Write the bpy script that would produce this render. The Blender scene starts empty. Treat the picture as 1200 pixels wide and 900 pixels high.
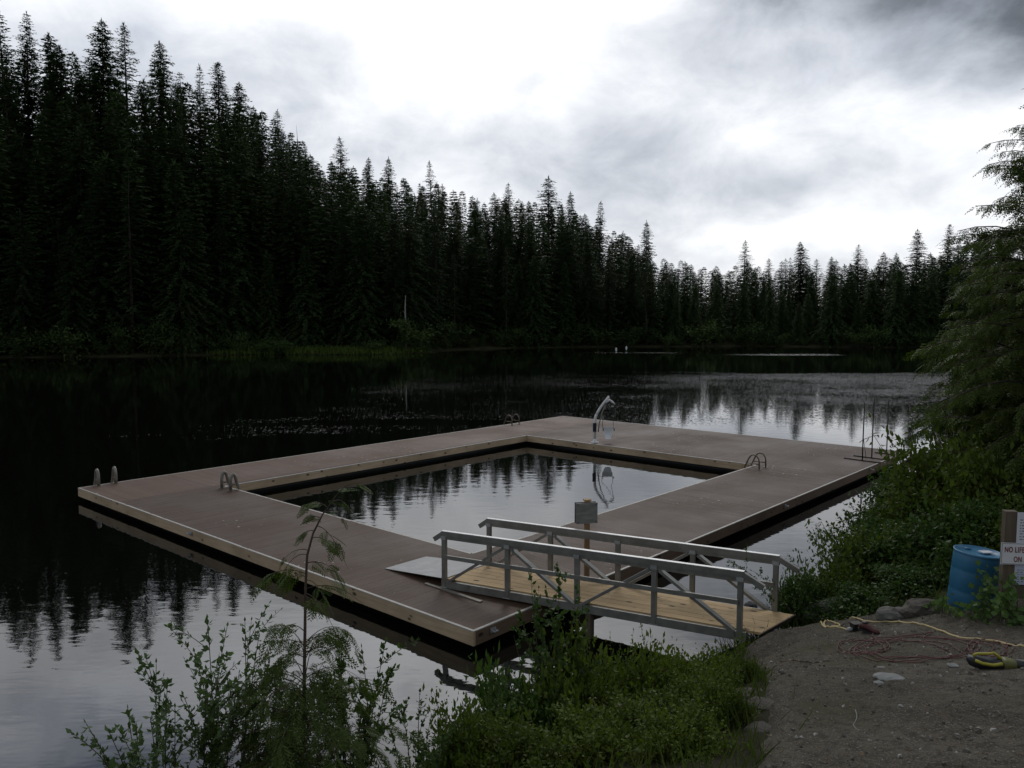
import bpy, math, random
import numpy as np
from mathutils import Vector, Matrix, noise as mnoise

random.seed(7); RNG = np.random.default_rng(7)
SC = bpy.context.scene
COL = SC.collection
PI = math.pi

# ------------------------------------------------------------------ camera model
F, PITCH, H = 940.0, math.atan(78/940), 4.8          # focal length in 1200-wide pixels, tilt below horizon, eye height above the dock deck
WATER = -0.37

def ray(u, v):
    x = (u-600)/F; y = -(v-450)/F
    return np.array([x, math.cos(PITCH)+y*math.sin(PITCH), -math.sin(PITCH)+y*math.cos(PITCH)])
def onz(u, v, z):
    d = ray(u, v); return d*(z-H)/d[2]+np.array([0, 0, H])
def dep(u, v, D):
    return ray(u, v)*D+np.array([0, 0, H])
def proj(p):
    x, y, z = p[0], p[1], p[2]-H
    d = y*math.cos(PITCH)-z*math.sin(PITCH); h = y*math.sin(PITCH)+z*math.cos(PITCH)
    return 600+F*x/d, 450-F*h/d, d

# ------------------------------------------------------------------ lake outline and terrain
LAKE = np.array([(-12, 5.5), (-7, 6.6), (-4, 7.4), (-1.5, 8.3), (.8, 9.3), (2.3, 10.6), (3.6, 12.3), (5, 13.2), (7, 16), (9.6, 20),
                 (12.5, 24), (15.5, 28), (19, 33), (27, 44), (40, 60), (58, 82), (76, 108), (82, 124), (74, 133), (60, 138), (44, 143), (27, 141),
                 (12, 139), (0, 134), (-8, 128), (-12, 121), (-13.5, 116.5), (-16.5, 112.5), (-22, 111), (-30, 111.5), (-38, 111), (-50, 106), (-62, 103), (-80, 100), (-105, 92), (-115, 60), (-90, 12),
                 (-40, 2)], float)

def lake_sd(X, Y):
    X = np.asarray(X, float); Y = np.asarray(Y, float)
    d2 = np.full(X.shape, 1e18); ins = np.zeros(X.shape, bool)
    n = len(LAKE)
    for i in range(n):
        ax, ay = LAKE[i]; bx, by = LAKE[(i+1) % n]
        dx, dy = bx-ax, by-ay
        t = np.clip(((X-ax)*dx+(Y-ay)*dy)/(dx*dx+dy*dy), 0, 1)
        d2 = np.minimum(d2, (X-ax-t*dx)**2+(Y-ay-t*dy)**2)
        c = ((ay > Y) != (by > Y)) & (X < dx*(Y-ay)/(dy if dy else 1e-9)+ax)
        ins ^= c
    d = np.sqrt(d2)
    return np.where(ins, -d, d)

CT = [(0, 0, 3.2), (3, 0, 3.3), (6, 2, 3.3), (-3, 0, 2.6), (0, -6, 3.6), (6, -6, 3.8), (-6, -3, 2.2), (10, 0, 3.4),
      (9, 9, 1.8), (12, 12, 2.0), (14, 18, 1.8), (12, 20, .7), (17, 26, .9), (20, 20, 2.5), (20, 8, 3.5), (9, 15.5, .7), (7.2, 13.4, .6),
      (-4, 5, .6), (-2, 5.5, .9), (0, 6.2, 1.1), (1.2, 7.5, .75), (-8, 3, 1.2), (1.9, 9, .25),
      (-10, 8, -1.3), (-4, 9.5, -1.2), (0, 11, -1.2), (3, 13.6, -1.2), (5, 16, -1.2), (7.5, 20, -1.2), (11, 25, -1.2),
      (-5, 15, -2.2), (0, 20, -2.5), (5, 25, -2.5), (-10, 20, -2.5), (10, 31, -2), (0, 35, -2.5), (-20, 15, -2.2)]
for u, v, D in [(1000, 890, 5.6), (870, 890, 5.8), (1190, 890, 5.4), (1040, 795, 7.7), (1180, 790, 7.8), (890, 748, 11.55), (1000, 735, 11.2),
                (1100, 725, 10.9), (1138, 711, 11.0), (1190, 722, 10.3), (880, 800, 8.0)]:
    CT.append(tuple(dep(u, v, D)))
CT += [(x, y, WATER) for x, y in LAKE[:13]]
CT = np.array(CT)
def _phi(r2): return np.where(r2 > 1e-12, r2*np.log(np.maximum(r2, 1e-12))*.5, 0)
_n = len(CT)
_K = _phi(((CT[:, None, :2]-CT[None, :, :2])**2).sum(-1))+np.eye(_n)*.02
_Pm = np.c_[np.ones(_n), CT[:, :2]]
_W = np.linalg.solve(np.block([[_K, _Pm], [_Pm.T, np.zeros((3, 3))]]), np.r_[CT[:, 2], 0, 0, 0])

def smooth(a, b, x):
    t = np.clip((x-a)/(b-a), 0, 1); return t*t*(3-2*t)

def ground_z(X, Y):
    X = np.asarray(X, float); Y = np.asarray(Y, float)
    shp = X.shape; x = X.ravel(); y = Y.ravel()
    near = np.empty(x.size)
    for s in range(0, x.size, 20000):
        e = slice(s, s+20000)
        r2 = (x[e, None]-CT[:, 0])**2+(y[e, None]-CT[:, 1])**2
        near[e] = _phi(r2)@_W[:_n]+_W[_n]+_W[_n+1]*x[e]+_W[_n+2]*y[e]
    sd = lake_sd(x, y)
    slope = .12+.40*smooth(45, -55, x)
    slope = np.where(y < 60, .15, slope)
    # a low flat point of land around the grassy tip
    tip = np.exp(-((x+24)/16)**2-((y-114)/7)**2)
    hill = np.where(sd > 0, np.minimum(sd*.18, .5)+slope*np.maximum(sd-4, 0)*(1-tip), np.maximum(sd*.35, -3))
    capz = 8+24*smooth(40, -60, x)
    hill = np.where(hill > capz, capz+(hill-capz)*.04, hill)
    far = WATER+hill
    r = np.hypot(x-3, y-10)
    w = smooth(17, 27, r)
    return (near*(1-w)+far*w).reshape(shp)

def gz(x, y): return float(ground_z(np.array([x]), np.array([y]))[0])
def ground_hit(u, v, dmin=3.0, dmax=30.0):
    D = np.linspace(dmin, dmax, 700)
    d = ray(u, v); P = d[None, :]*D[:, None]+np.array([0, 0, H])
    below = P[:, 2] < ground_z(P[:, 0], P[:, 1])
    return P[int(np.argmax(below))] if below.any() else P[-1]

# ------------------------------------------------------------------ mesh helpers
class Geo:
    """collects vertices and faces; build() turns them into one mesh object"""
    def __init__(s): s.v = []; s.f = []; s.n = 0
    def add(s, v, f):
        v = np.asarray(v, float).reshape(-1, 3)
        s.v.append(v); s.f += [tuple(int(i)+s.n for i in q) for q in f]; s.n += len(v); return s
    def box(s, c, size, rot=None):
        x, y, z = [k/2 for k in size]
        v = np.array([(-x, -y, -z), (x, -y, -z), (x, y, -z), (-x, y, -z), (-x, -y, z), (x, -y, z), (x, y, z), (-x, y, z)])
        if rot is not None: v = v@np.array(rot).T
        return s.add(v+np.array(c), [(3, 2, 1, 0), (4, 5, 6, 7), (0, 1, 5, 4), (1, 2, 6, 5), (2, 3, 7, 6), (3, 0, 4, 7)])
    def bar(s, a, b, w, h, up=(0, 0, 1)):
        a = np.array(a, float); b = np.array(b, float); d = b-a; L = np.linalg.norm(d); d /= L
        up = np.array(up, float)
        sd = np.cross(d, up); ns = np.linalg.norm(sd)
        if ns < 1e-4: sd = np.cross(d, (1., 0, 0)); ns = np.linalg.norm(sd)
        sd /= ns; up = np.cross(sd, d)
        return s.box((a+b)/2, (L, w, h), np.array([d, sd, up]).T)
    def tube(s, pts, r, n=8, cap=True):
        P = np.array(pts, float); m = len(P)
        r = np.full(m, r) if np.isscalar(r) else np.array(r, float)
        T = np.gradient(P, axis=0); T /= np.maximum(np.linalg.norm(T, axis=1), 1e-9)[:, None]
        ref = np.array([0, 0, 1.]) if abs(T[0, 2]) < .9 else np.array([1., 0, 0])
        u = np.cross(T[0], ref); u /= np.linalg.norm(u)
        ang = np.arange(n)*2*PI/n; V = []
        for i in range(m):
            u = u-T[i]*(u@T[i]); u /= np.linalg.norm(u); w = np.cross(T[i], u)
            V.append(P[i]+r[i]*(np.cos(ang)[:, None]*u+np.sin(ang)[:, None]*w))
        fs = [(i*n+j, i*n+(j+1) % n, (i+1)*n+(j+1) % n, (i+1)*n+j) for i in range(m-1) for j in range(n)]
        if cap: fs += [tuple(range(n))[::-1], tuple((m-1)*n+j for j in range(n))]
        return s.add(np.concatenate(V), fs)
    def lathe(s, prof, c=(0, 0, 0), n=24, rot=None):
        V = []; ang = np.arange(n)*2*PI/n
        for r, z in prof: V.append(np.c_[r*np.cos(ang), r*np.sin(ang), np.full(n, z)])
        V = np.concatenate(V); m = len(prof)
        if rot is not None: V = V@np.array(rot).T
        fs = [(i*n+j, i*n+(j+1) % n, (i+1)*n+(j+1) % n, (i+1)*n+j) for i in range(m-1) for j in range(n)]
        fs += [tuple(range(n))[::-1], tuple((m-1)*n+j for j in range(n))]
        return s.add(V+np.array(c), fs)
    def data(s): return (np.concatenate(s.v) if s.v else np.zeros((0, 3))), s.f

def make_mesh(name, v, f, mat, smooth_=False):
    me = bpy.data.meshes.new(name)
    if isinstance(f, np.ndarray):
        k = f.shape[1]; nf = len(f)
        me.vertices.add(len(v)); me.vertices.foreach_set('co', np.asarray(v, np.float32).ravel())
        me.loops.add(nf*k); me.loops.foreach_set('vertex_index', f.astype(np.int32).ravel())
        me.polygons.add(nf); me.polygons.foreach_set('loop_start', np.arange(nf, dtype=np.int32)*k)
        me.update(calc_edges=True); me.validate()
    else:
        me.from_pydata([tuple(p) for p in v], [], f); me.update()
    if smooth_: me.polygons.foreach_set('use_smooth', np.ones(len(me.polygons), bool))
    if mat: me.materials.append(mat)
    return me

def link(name, me, parent=None):
    o = bpy.data.objects.new(name, me); COL.objects.link(o)
    if parent: o.parent = parent
    return o
def world_xf(o):
    """location and z rotation of a top-level thing (parts sit at identity under it)"""
    while o.parent: o = o.parent
    return np.array(o.location), o.rotation_euler[2]
def part(name, geo, mat, parent, local=False, sm=False, label=None):
    v, f = geo.data() if isinstance(geo, Geo) else geo
    if not local:
        loc, rz = world_xf(parent); v = v-loc
        c, s_ = math.cos(-rz), math.sin(-rz)
        v = v@np.array([(c, -s_, 0), (s_, c, 0), (0, 0, 1)]).T
    o = link(name, make_mesh(name, v, f, mat, sm), parent)
    if label: o['label'] = label
    return o
def tag(o, label=None, cat=None, group=None, kind=None):
    if label: o['label'] = label
    if cat: o['category'] = cat
    if group: o['group'] = group
    if kind: o['kind'] = kind
    return o
def thing(name, label, cat, loc=(0, 0, 0), rz=0, group=None):
    o = link(name, None); o.empty_display_size = .2
    o.location = [float(k) for k in loc]; o.rotation_euler = (0, 0, rz)
    return tag(o, label, cat, group)
def single(name, geo, mat, label, cat, loc=(0, 0, 0), group=None, sm=False):
    v, f = geo.data() if isinstance(geo, Geo) else geo
    o = link(name, make_mesh(name, v-np.array(loc), f, mat, sm)); o.location = [float(k) for k in loc]
    return tag(o, label, cat, group)
def copy_tree(o, parent=None):
    c = o.copy(); COL.objects.link(c)
    if parent: c.parent = parent
    for ch in o.children: copy_tree(ch, c)
    return c

# ------------------------------------------------------------------ materials
def new_mat(name):
    m = bpy.data.materials.new(name); m.use_nodes = True
    nt = m.node_tree; return m, nt, nt.nodes['Principled BSDF'], nt.nodes['Material Output']
def N(nt, typ, **kw):
    n = nt.nodes.new(typ)
    for k, v in kw.items():
        if k in n.bl_rna.properties and k not in n.inputs: setattr(n, k, v)
        else: n.inputs[k].default_value = v
    return n
def ramp(nt, fac, stops):
    r = nt.nodes.new('ShaderNodeValToRGB'); el = r.color_ramp.elements
    while len(el) < len(stops): el.new(.5)
    for e, (p, c) in zip(el, stops):
        e.position = p; e.color = (c if len(c) == 4 else (*c, 1)) if not np.isscalar(c) else (c, c, c, 1)
    nt.links.new(fac, r.inputs[0]); return r.outputs[0]
def mix(nt, fac, a, b, mode='MIX'):
    m = nt.nodes.new('ShaderNodeMix'); m.data_type = 'RGBA'; m.blend_type = mode
    for s, val in ((m.inputs[0], fac), (m.inputs[6], a), (m.inputs[7], b)):
        if hasattr(val, 'links'): nt.links.new(val, s)
        elif s == m.inputs[0]: s.default_value = val
        else: s.default_value = (*val, 1) if len(val) == 3 else val
    return m.outputs[2]
def mth(nt, op, a, b=None, c=None, clamp=False):
    m = nt.nodes.new('ShaderNodeMath'); m.operation = op; m.use_clamp = clamp
    for i, val in enumerate((a, b, c)):
        if val is None: continue
        if hasattr(val, 'links'): nt.links.new(val, m.inputs[i])
        else: m.inputs[i].default_value = val
    return m.outputs[0]
def coords(nt, which='Object', scale=(1, 1, 1)):
    tc = nt.nodes.new('ShaderNodeTexCoord'); mp = nt.nodes.new('ShaderNodeMapping'); mp.inputs['Scale'].default_value = scale
    nt.links.new(tc.outputs[which], mp.inputs[0]); return mp.outputs[0]
def noise_tex(nt, vec, scale, detail=6, rough=.6, out='Fac', dist=0):
    n = N(nt, 'ShaderNodeTexNoise', Scale=scale, Detail=detail, Roughness=rough, Distortion=dist)
    nt.links.new(vec, n.inputs['Vector']); return n.outputs[out]
def bump(nt, h, strength, dist, bsdf):
    b = N(nt, 'ShaderNodeBump', Strength=strength, Distance=dist)
    nt.links.new(h, b.inputs['Height']); nt.links.new(b.outputs[0], bsdf.inputs['Normal']); return b

def pmat(name, c1, c2, scale=6, rough=.7, stretch=(1, 1, 1), metal=0, bmp=.2, bdist=.01, detail=6, spread=(.35, .65), dirt=None):
    m, nt, p, out = new_mat(name)
    co = coords(nt, 'Object', stretch)
    f = noise_tex(nt, co, scale, detail)
    c = ramp(nt, f, [(spread[0], c1), (spread[1], c2)])
    if dirt:
        co2 = coords(nt, 'Object'); d = noise_tex(nt, co2, dirt[1], 5, .65)
        c = mix(nt, ramp(nt, d, [(dirt[2], 0), (dirt[2]+.12, 1)]), c, dirt[0])
    nt.links.new(c, p.inputs['Base Color'])
    p.inputs['Roughness'].default_value = rough; p.inputs['Metallic'].default_value = metal
    if bmp: bump(nt, f, bmp, bdist, p)
    return m

def leaf_mat(name, c1, c2, trans=.25, rough=.6, obj_var=.3, spec=.1):
    m, nt, p, out = new_mat(name)
    g = nt.nodes.new('ShaderNodeNewGeometry'); oi = nt.nodes.new('ShaderNodeObjectInfo')
    f = mth(nt, 'ADD', mth(nt, 'MULTIPLY', g.outputs['Random Per Island'], 1-obj_var), mth(nt, 'MULTIPLY', oi.outputs['Random'], obj_var))
    c = ramp(nt, f, [(.05, c1), (.95, c2)])
    nt.links.new(c, p.inputs['Base Color']); p.inputs['Roughness'].default_value = rough
    p.inputs['Specular IOR Level'].default_value = spec
    t = nt.nodes.new('ShaderNodeBsdfTranslucent'); nt.links.new(mix(nt, 1., c, (1.3, 1.5, .6), 'MULTIPLY'), t.inputs[0])
    ms = nt.nodes.new('ShaderNodeMixShader'); ms.inputs[0].default_value = trans
    nt.links.new(p.outputs[0], ms.inputs[1]); nt.links.new(t.outputs[0], ms.inputs[2]); nt.links.new(ms.outputs[0], out.inputs[0])
    return m

def lumber(name, c1, c2, axis, knots=True, rough=.75):
    st = [14., 14., 14.]; st[axis] = .9
    m, nt, p, out = new_mat(name)
    co = coords(nt, 'Object', tuple(st)); f = noise_tex(nt, co, 1.6, 6, .6, dist=.4)
    c = ramp(nt, f, [(.3, c1), (.7, c2)])
    g = noise_tex(nt, coords(nt, 'Object'), .55, 4)
    c = mix(nt, ramp(nt, g, [(.4, 0), (.65, .55)]), c, tuple(k*.55 for k in c1))
    if knots:
        st2 = [1., 1., 1.]; st2[axis] = .55
        vo = N(nt, 'ShaderNodeTexVoronoi', Scale=5.5); nt.links.new(coords(nt, 'Object', tuple(st2)), vo.inputs['Vector'])
        k = ramp(nt, vo.outputs['Distance'], [(.13, 1), (.22, 0)])
        gate = mth(nt, 'GREATER_THAN', noise_tex(nt, coords(nt, 'Object'), 2.2, 2), .46)
        c = mix(nt, mth(nt, 'MULTIPLY', k, gate), c, tuple(q*.18 for q in c1))
    nt.links.new(c, p.inputs['Base Color']); p.inputs['Roughness'].default_value = rough
    bump(nt, f, .25, .006, p); return m

M = {}
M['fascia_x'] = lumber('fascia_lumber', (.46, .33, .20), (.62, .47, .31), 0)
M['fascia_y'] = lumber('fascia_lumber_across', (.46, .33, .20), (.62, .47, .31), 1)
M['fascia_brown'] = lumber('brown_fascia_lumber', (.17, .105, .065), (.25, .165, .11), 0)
M['pine'] = lumber('fresh_pine', (.47, .31, .14), (.63, .45, .24), 0)
M['post_wood'] = lumber('post_wood', (.27, .16, .07), (.36, .23, .12), 2)
M['old_wood'] = lumber('old_wood', (.10, .075, .05), (.17, .13, .09), 2)
M['trim'] = pmat('pale_edge_trim', (.40, .37, .32), (.50, .47, .42), 8, .55)
M['grey_paint'] = pmat('grey_rail', (.19, .185, .165), (.27, .265, .24), 5, .38, metal=.35, bmp=.1, dirt=((.16, .15, .13), 3, .62))
M['cap'] = pmat('rail_highlight_metal', (.55, .55, .54), (.66, .66, .65), 6, .35, metal=.6, bmp=0)  # pale colour stands in for the sky highlight on the rail tops
M['plate'] = pmat('grey_plate', (.30, .30, .295), (.39, .39, .38), 4, .5, metal=.1, dirt=((.33, .32, .3), 2.5, .6))
M['black_plastic'] = pmat('black_plastic', (.012, .012, .013), (.02, .02, .02), 4, .5)
M['dark_steel'] = pmat('dark_steel', (.02, .018, .017), (.05, .035, .028), 12, .55, metal=.5)
M['ladder_grey'] = pmat('ladder_grey', (.20, .18, .15), (.28, .26, .22), 9, .5, metal=.3)
M['ladder_bronze'] = pmat('ladder_bronze', (.13, .10, .075), (.2, .16, .12), 9, .4, metal=.6)
M['white_metal'] = pmat('white_powder_coat', (.72, .72, .70), (.8, .8, .78), 6, .4, bmp=0)
M['white_plastic'] = pmat('white_plastic', (.74, .75, .75), (.82, .82, .82), 4, .4, bmp=0)
M['navy'] = pmat('navy_plastic', (.015, .018, .04), (.02, .024, .055), 4, .4, bmp=0)
M['sign_grey'] = pmat('weathered_sign', (.18, .175, .16), (.27, .265, .245), 5, .65, stretch=(1, 1, 5))
M['barrel'] = pmat('blue_barrel', (.015, .115, .215), (.024, .145, .26), 3, .42, bmp=.05, dirt=((.05, .11, .16), 5, .66))
M['barrel_rim'] = pmat('blue_rim', (.045, .18, .32), (.07, .23, .38), 3, .4, bmp=0)
M['paper'] = pmat('paper', (.62, .64, .68), (.74, .75, .78), 3, .7, bmp=0)
M['paper_blue'] = pmat('bluish_paper', (.52, .56, .68), (.6, .64, .74), 3, .7, bmp=0)
M['sign_white'] = pmat('sign_white', (.72, .72, .72), (.8, .8, .8), 3, .45, bmp=0)
M['ink_red'] = pmat('dark_red_ink', (.16, .018, .02), (.2, .025, .025), 3, .6, bmp=0)
M['ink'] = pmat('grey_ink', (.12, .13, .16), (.16, .17, .2), 3, .7, bmp=0)
M['rope_yellow'] = pmat('pale_yellow_rope', (.44, .34, .15), (.56, .46, .24), 40, .8)
M['cord_red'] = pmat('dark_red_cord', (.085, .02, .021), (.13, .038, .035), 30, .6)
M['yellow'] = pmat('yellow_plastic', (.36, .32, .025), (.45, .40, .045), 6, .45, bmp=0)
M['olive'] = pmat('olive_plastic', (.11, .11, .03), (.16, .155, .045), 6, .5)
M['dark_red'] = pmat('dark_red_rubber', (.05, .01, .01), (.09, .02, .017), 9, .6)
M['rock'] = pmat('grey_rock', (.075, .07, .06), (.16, .152, .135), 5, .85, bmp=.8, bdist=.03, dirt=((.07, .085, .03), 3, .6))
M['brown_rock'] = pmat('brown_rock', (.045, .038, .03), (.115, .1, .082), 7, .9, bmp=.9, bdist=.03, dirt=((.03, .035, .014), 4, .56))
M['dark_rock'] = pmat('dark_rock', (.03, .03, .03), (.06, .06, .056), 6, .8, bmp=.7, bdist=.02)
M['pale_stone'] = pmat('pale_stone', (.17, .175, .16), (.25, .255, .24), 9, .8, bmp=.5)
M['bark'] = pmat('bark', (.022, .016, .012), (.055, .04, .028), 10, .9, stretch=(1, 1, .15), bmp=.8, bdist=.03)
M['snag'] = pmat('bleached_trunk', (.20, .19, .17), (.29, .28, .26), 3, .8, stretch=(1, 1, .3))
M['twig'] = pmat('twig_bark', (.05, .035, .025), (.10, .07, .045), 14, .85)
M['green_stem'] = pmat('green_stem', (.05, .055, .02), (.09, .10, .04), 14, .7)
M['conifer'] = leaf_mat('conifer_needles', (.018, .032, .014), (.044, .070, .026), .2, .6, .45)
M['conifer_light'] = leaf_mat('young_conifer_needles', (.032, .058, .022), (.066, .105, .036), .2, .6, .45)
M['cedar'] = leaf_mat('cedar_sprays', (.042, .066, .015), (.098, .132, .030), .22, .5, .2)
M['leaf_dark'] = leaf_mat('shrub_leaves', (.036, .068, .018), (.078, .128, .035), .25, .45, .2)
M['leaf_blue'] = leaf_mat('cool_shrub_leaves', (.065, .105, .042), (.13, .19, .08), .22, .45, .2)
M['leaf_lime'] = leaf_mat('bright_herb_leaves', (.055, .082, .013), (.12, .155, .028), .28, .5, .25)
M['leaf_olive'] = leaf_mat('olive_bush_leaves', (.050, .074, .013), (.105, .140, .027), .25, .5, .25)
M['ivy'] = leaf_mat('broad_vine_leaves', (.055, .11, .028), (.12, .19, .055), .25, .4, .1)
M['far_grass'] = leaf_mat('far_grass_blades', (.05, .08, .015), (.09, .13, .026), .2, .6, .1)
M['grass'] = leaf_mat('grass_blades', (.035, .052, .014), (.085, .11, .03), .25, .55, .1)
M['far_leaf'] = leaf_mat('far_shrub_leaves', (.028, .05, .014), (.065, .10, .028), .15, .6, .6)

def mat_ground():
    m, nt, p, out = new_mat('ground'); co = coords(nt, 'Object')
    a = noise_tex(nt, co, .9, 8, .65); b = noise_tex(nt, co, 14, 6, .7)
    c = ramp(nt, a, [(.35, (.022, .019, .011)), (.55, (.032, .036, .013)), (.7, (.05, .06, .02))])
    c = mix(nt, ramp(nt, b, [(.4, 0), (.7, .6)]), c, (.06, .05, .032))
    nt.links.new(c, p.inputs['Base Color']); p.inputs['Roughness'].default_value = .95; p.inputs['Specular IOR Level'].default_value = .15
    bump(nt, b, .8, .05, p); return m
def mat_path():
    m, nt, p, out = new_mat('packed_dirt'); co = coords(nt, 'Object')
    a = noise_tex(nt, co, 1.1, 7, .6); b = noise_tex(nt, co, 9, 8, .75); d = noise_tex(nt, co, 55, 4, .7)
    c = ramp(nt, a, [(.33, (.074, .061, .042)), (.5, (.116, .099, .072)), (.68, (.172, .152, .118))])
    c = mix(nt, ramp(nt, b, [(.38, .75), (.55, 0)]), c, (.038, .033, .022))
    c = mix(nt, ramp(nt, d, [(.54, 0), (.66, .7)]), c, (.32, .305, .275))
    # mossy dark patch and damp stains
    sp = coords(nt, 'Object'); e = noise_tex(nt, sp, .55, 5, .6)
    c = mix(nt, ramp(nt, e, [(.55, 0), (.68, .8)]), c, (.060, .058, .026))
    nt.links.new(c, p.inputs['Base Color']); p.inputs['Roughness'].default_value = .92; p.inputs['Specular IOR Level'].default_value = .2
    h = mth(nt, 'ADD', mth(nt, 'MULTIPLY', b, .6), mth(nt, 'MULTIPLY', d, .4)); bump(nt, h, 1., .06, p); return m
def mat_deck(name, k=1.0):
    m, nt, p, out = new_mat(name); co = coords(nt, 'Object')
    g = nt.nodes.new('ShaderNodeNewGeometry')
    a = noise_tex(nt, co, .35, 5, .6); b = noise_tex(nt, co, 5, 6, .7)
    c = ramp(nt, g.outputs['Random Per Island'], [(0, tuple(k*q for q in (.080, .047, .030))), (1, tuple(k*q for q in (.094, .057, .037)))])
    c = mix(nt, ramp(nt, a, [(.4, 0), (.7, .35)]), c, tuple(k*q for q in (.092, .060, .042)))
    c = mix(nt, ramp(nt, b, [(.52, 0), (.75, .25)]), c, (.075, .048, .035))
    # bird lime: small white splashes gathered in a few loose patches
    d = noise_tex(nt, co, 9, 3, .5); e = noise_tex(nt, co, .33, 2, .5)
    s = mth(nt, 'MULTIPLY', ramp(nt, d, [(.67, 0), (.69, 1)]), ramp(nt, e, [(.53, 0), (.58, .75)]))
    c = mix(nt, s, c, (.52, .5, .47))
    nt.links.new(c, p.inputs['Base Color']); p.inputs['Specular IOR Level'].default_value = .22
    r = ramp(nt, a, [(.35, .5), (.65, .7)]); nt.links.new(r, p.inputs['Roughness'])
    bump(nt, b, .15, .004, p); return m
M['ground'] = mat_ground(); M['path'] = mat_path(); M['deck'] = mat_deck('brown_composite_boards'); M['deck_sheen'] = mat_deck('sheen_toned_composite_boards', 1.5)  # last one: lighter copy of the boards with grazing sky sheen in its colour

def mat_water():
    m, nt, p, out = new_mat('lake_water')
    p.inputs['Base Color'].default_value = (.0035, .0042, .003, 1)
    p.inputs['Roughness'].default_value = .015; p.inputs['IOR'].default_value = 1.6
    tc = nt.nodes.new('ShaderNodeTexCoord'); sx = nt.nodes.new('ShaderNodeSeparateXYZ'); nt.links.new(tc.outputs['Object'], sx.inputs[0])
    X, Y = sx.outputs[0], sx.outputs[1]
    warp = noise_tex(nt, coords(nt, 'Object', (.035, .11, 1)), 1, 5, .65)
    w = mth(nt, 'MULTIPLY', mth(nt, 'SUBTRACT', warp, .5), 48)
    Yw = mth(nt, 'ADD', Y, w); Xw = mth(nt, 'ADD', X, mth(nt, 'MULTIPLY', w, .6))
    def band(val, a, b, c, d):
        up = nt.nodes.new('ShaderNodeMapRange'); up.interpolation_type = 'SMOOTHSTEP'
        nt.links.new(val, up.inputs[0]); up.inputs[1].default_value = a; up.inputs[2].default_value = b
        dn = nt.nodes.new('ShaderNodeMapRange'); dn.interpolation_type = 'SMOOTHSTEP'
        nt.links.new(val, dn.inputs[0]); dn.inputs[1].default_value = c; dn.inputs[2].default_value = d; dn.inputs[3].default_value = 1; dn.inputs[4].default_value = 0
        return mth(nt, 'MULTIPLY', up.outputs[0], dn.outputs[0])
    # breeze patch beyond the dock, strongest to the right
    patch = mth(nt, 'MULTIPLY', band(Yw, 35, 43, 50, 80), band(Xw, -16, 2, 200, 300))
    # two thin wind lanes near the far shore
    l1 = mth(nt, 'MULTIPLY', band(Y, 115.5, 117, 119, 121), band(X, 9, 13, 21, 28))
    l2 = mth(nt, 'MULTIPLY', band(Y, 108.5, 110.5, 113, 115.5), band(X, 26, 38, 43, 48))
    r4 = noise_tex(nt, coords(nt, 'Object', (15, 2.6, 1)), 1.1, 2, .6)
    lowf = mth(nt, 'MULTIPLY', mth(nt, 'SUBTRACT', noise_tex(nt, coords(nt, 'Object', (.16, .22, 1)), 1, 4, .65), .5), .42)
    gust = nt.nodes.new('ShaderNodeMapRange'); nt.links.new(Xw, gust.inputs[0]); gust.inputs[1].default_value = 2; gust.inputs[2].default_value = 26; gust.inputs[3].default_value = .185; gust.inputs[4].default_value = 0
    cells = ramp(nt, mth(nt, 'SUBTRACT', mth(nt, 'ADD', r4, lowf), gust.outputs[0]), [(.465, 0), (.54, 1)])
    patch = mth(nt, 'MULTIPLY', patch, cells)
    lanes = mth(nt, 'ADD', l1, l2, clamp=True)
    # short steep ripples and long soft undulation (heights in metres)
    r1 = noise_tex(nt, coords(nt, 'Object', (1, 1.5, 1)), 4.2, 3, .55)
    r3 = noise_tex(nt, coords(nt, 'Object', (6.5, 2.0, 1)), 1.8, 2, .6)
    r2 = noise_tex(nt, coords(nt, 'Object', (1, 2.2, 1)), 1.5, 2, .5)
    calm = mth(nt, 'MULTIPLY', r2, .0024)
    calm = mth(nt, 'ADD', calm, mth(nt, 'MULTIPLY', r1, .0004))
    h = mth(nt, 'ADD', calm, mth(nt, 'MULTIPLY', r3, mth(nt, 'ADD', mth(nt, 'MULTIPLY', patch, .085), mth(nt, 'MULTIPLY', lanes, .11))))
    bump(nt, h, 1, 1, p); return m
M['water'] = mat_water()

# ------------------------------------------------------------------ ground, path, water
def warp_axis(lo, hi, c, n, p=2.6):
    t = np.linspace(-1, 1, n); a = np.sign(t)*np.abs(t)**p
    return np.where(a < 0, c+a*(c-lo), c+a*(hi-c))
gx = warp_axis(-420, 420, 2.5, 260); gy = warp_axis(-160, 480, 9, 260)
GX, GY = np.meshgrid(gx, gy, indexing='ij'); GZ = ground_z(GX, GY)
PATHPOLY = np.array([(1.3, 4.2), (2.0, 6.2), (2.6, 8), (2.95, 9.6), (3.2, 11.0), (4.3, 12.0), (5.1, 11.7), (6, 11.45), (7.0, 10.9), (8.2, 9.6), (9.2, 6), (8.5, -2), (1.2, -2), (.7, 2)])
def poly_sd(X, Y, P):
    d2 = np.full(X.shape, 1e18); ins = np.zeros(X.shape, bool)
    for i in range(len(P)):
        ax, ay = P[i]; bx, by = P[(i+1) % len(P)]; dx, dy = bx-ax, by-ay
        t = np.clip(((X-ax)*dx+(Y-ay)*dy)/(dx*dx+dy*dy), 0, 1)
        d2 = np.minimum(d2, (X-ax-t*dx)**2+(Y-ay-t*dy)**2)
        ins ^= ((ay > Y) != (by > Y)) & (X < dx*(Y-ay)/(dy if dy else 1e-9)+ax)
    return np.where(ins, -np.sqrt(d2), np.sqrt(d2))
GZ = GZ-.05*smooth(.05, -.25, poly_sd(GX, GY, PATHPOLY))
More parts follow.
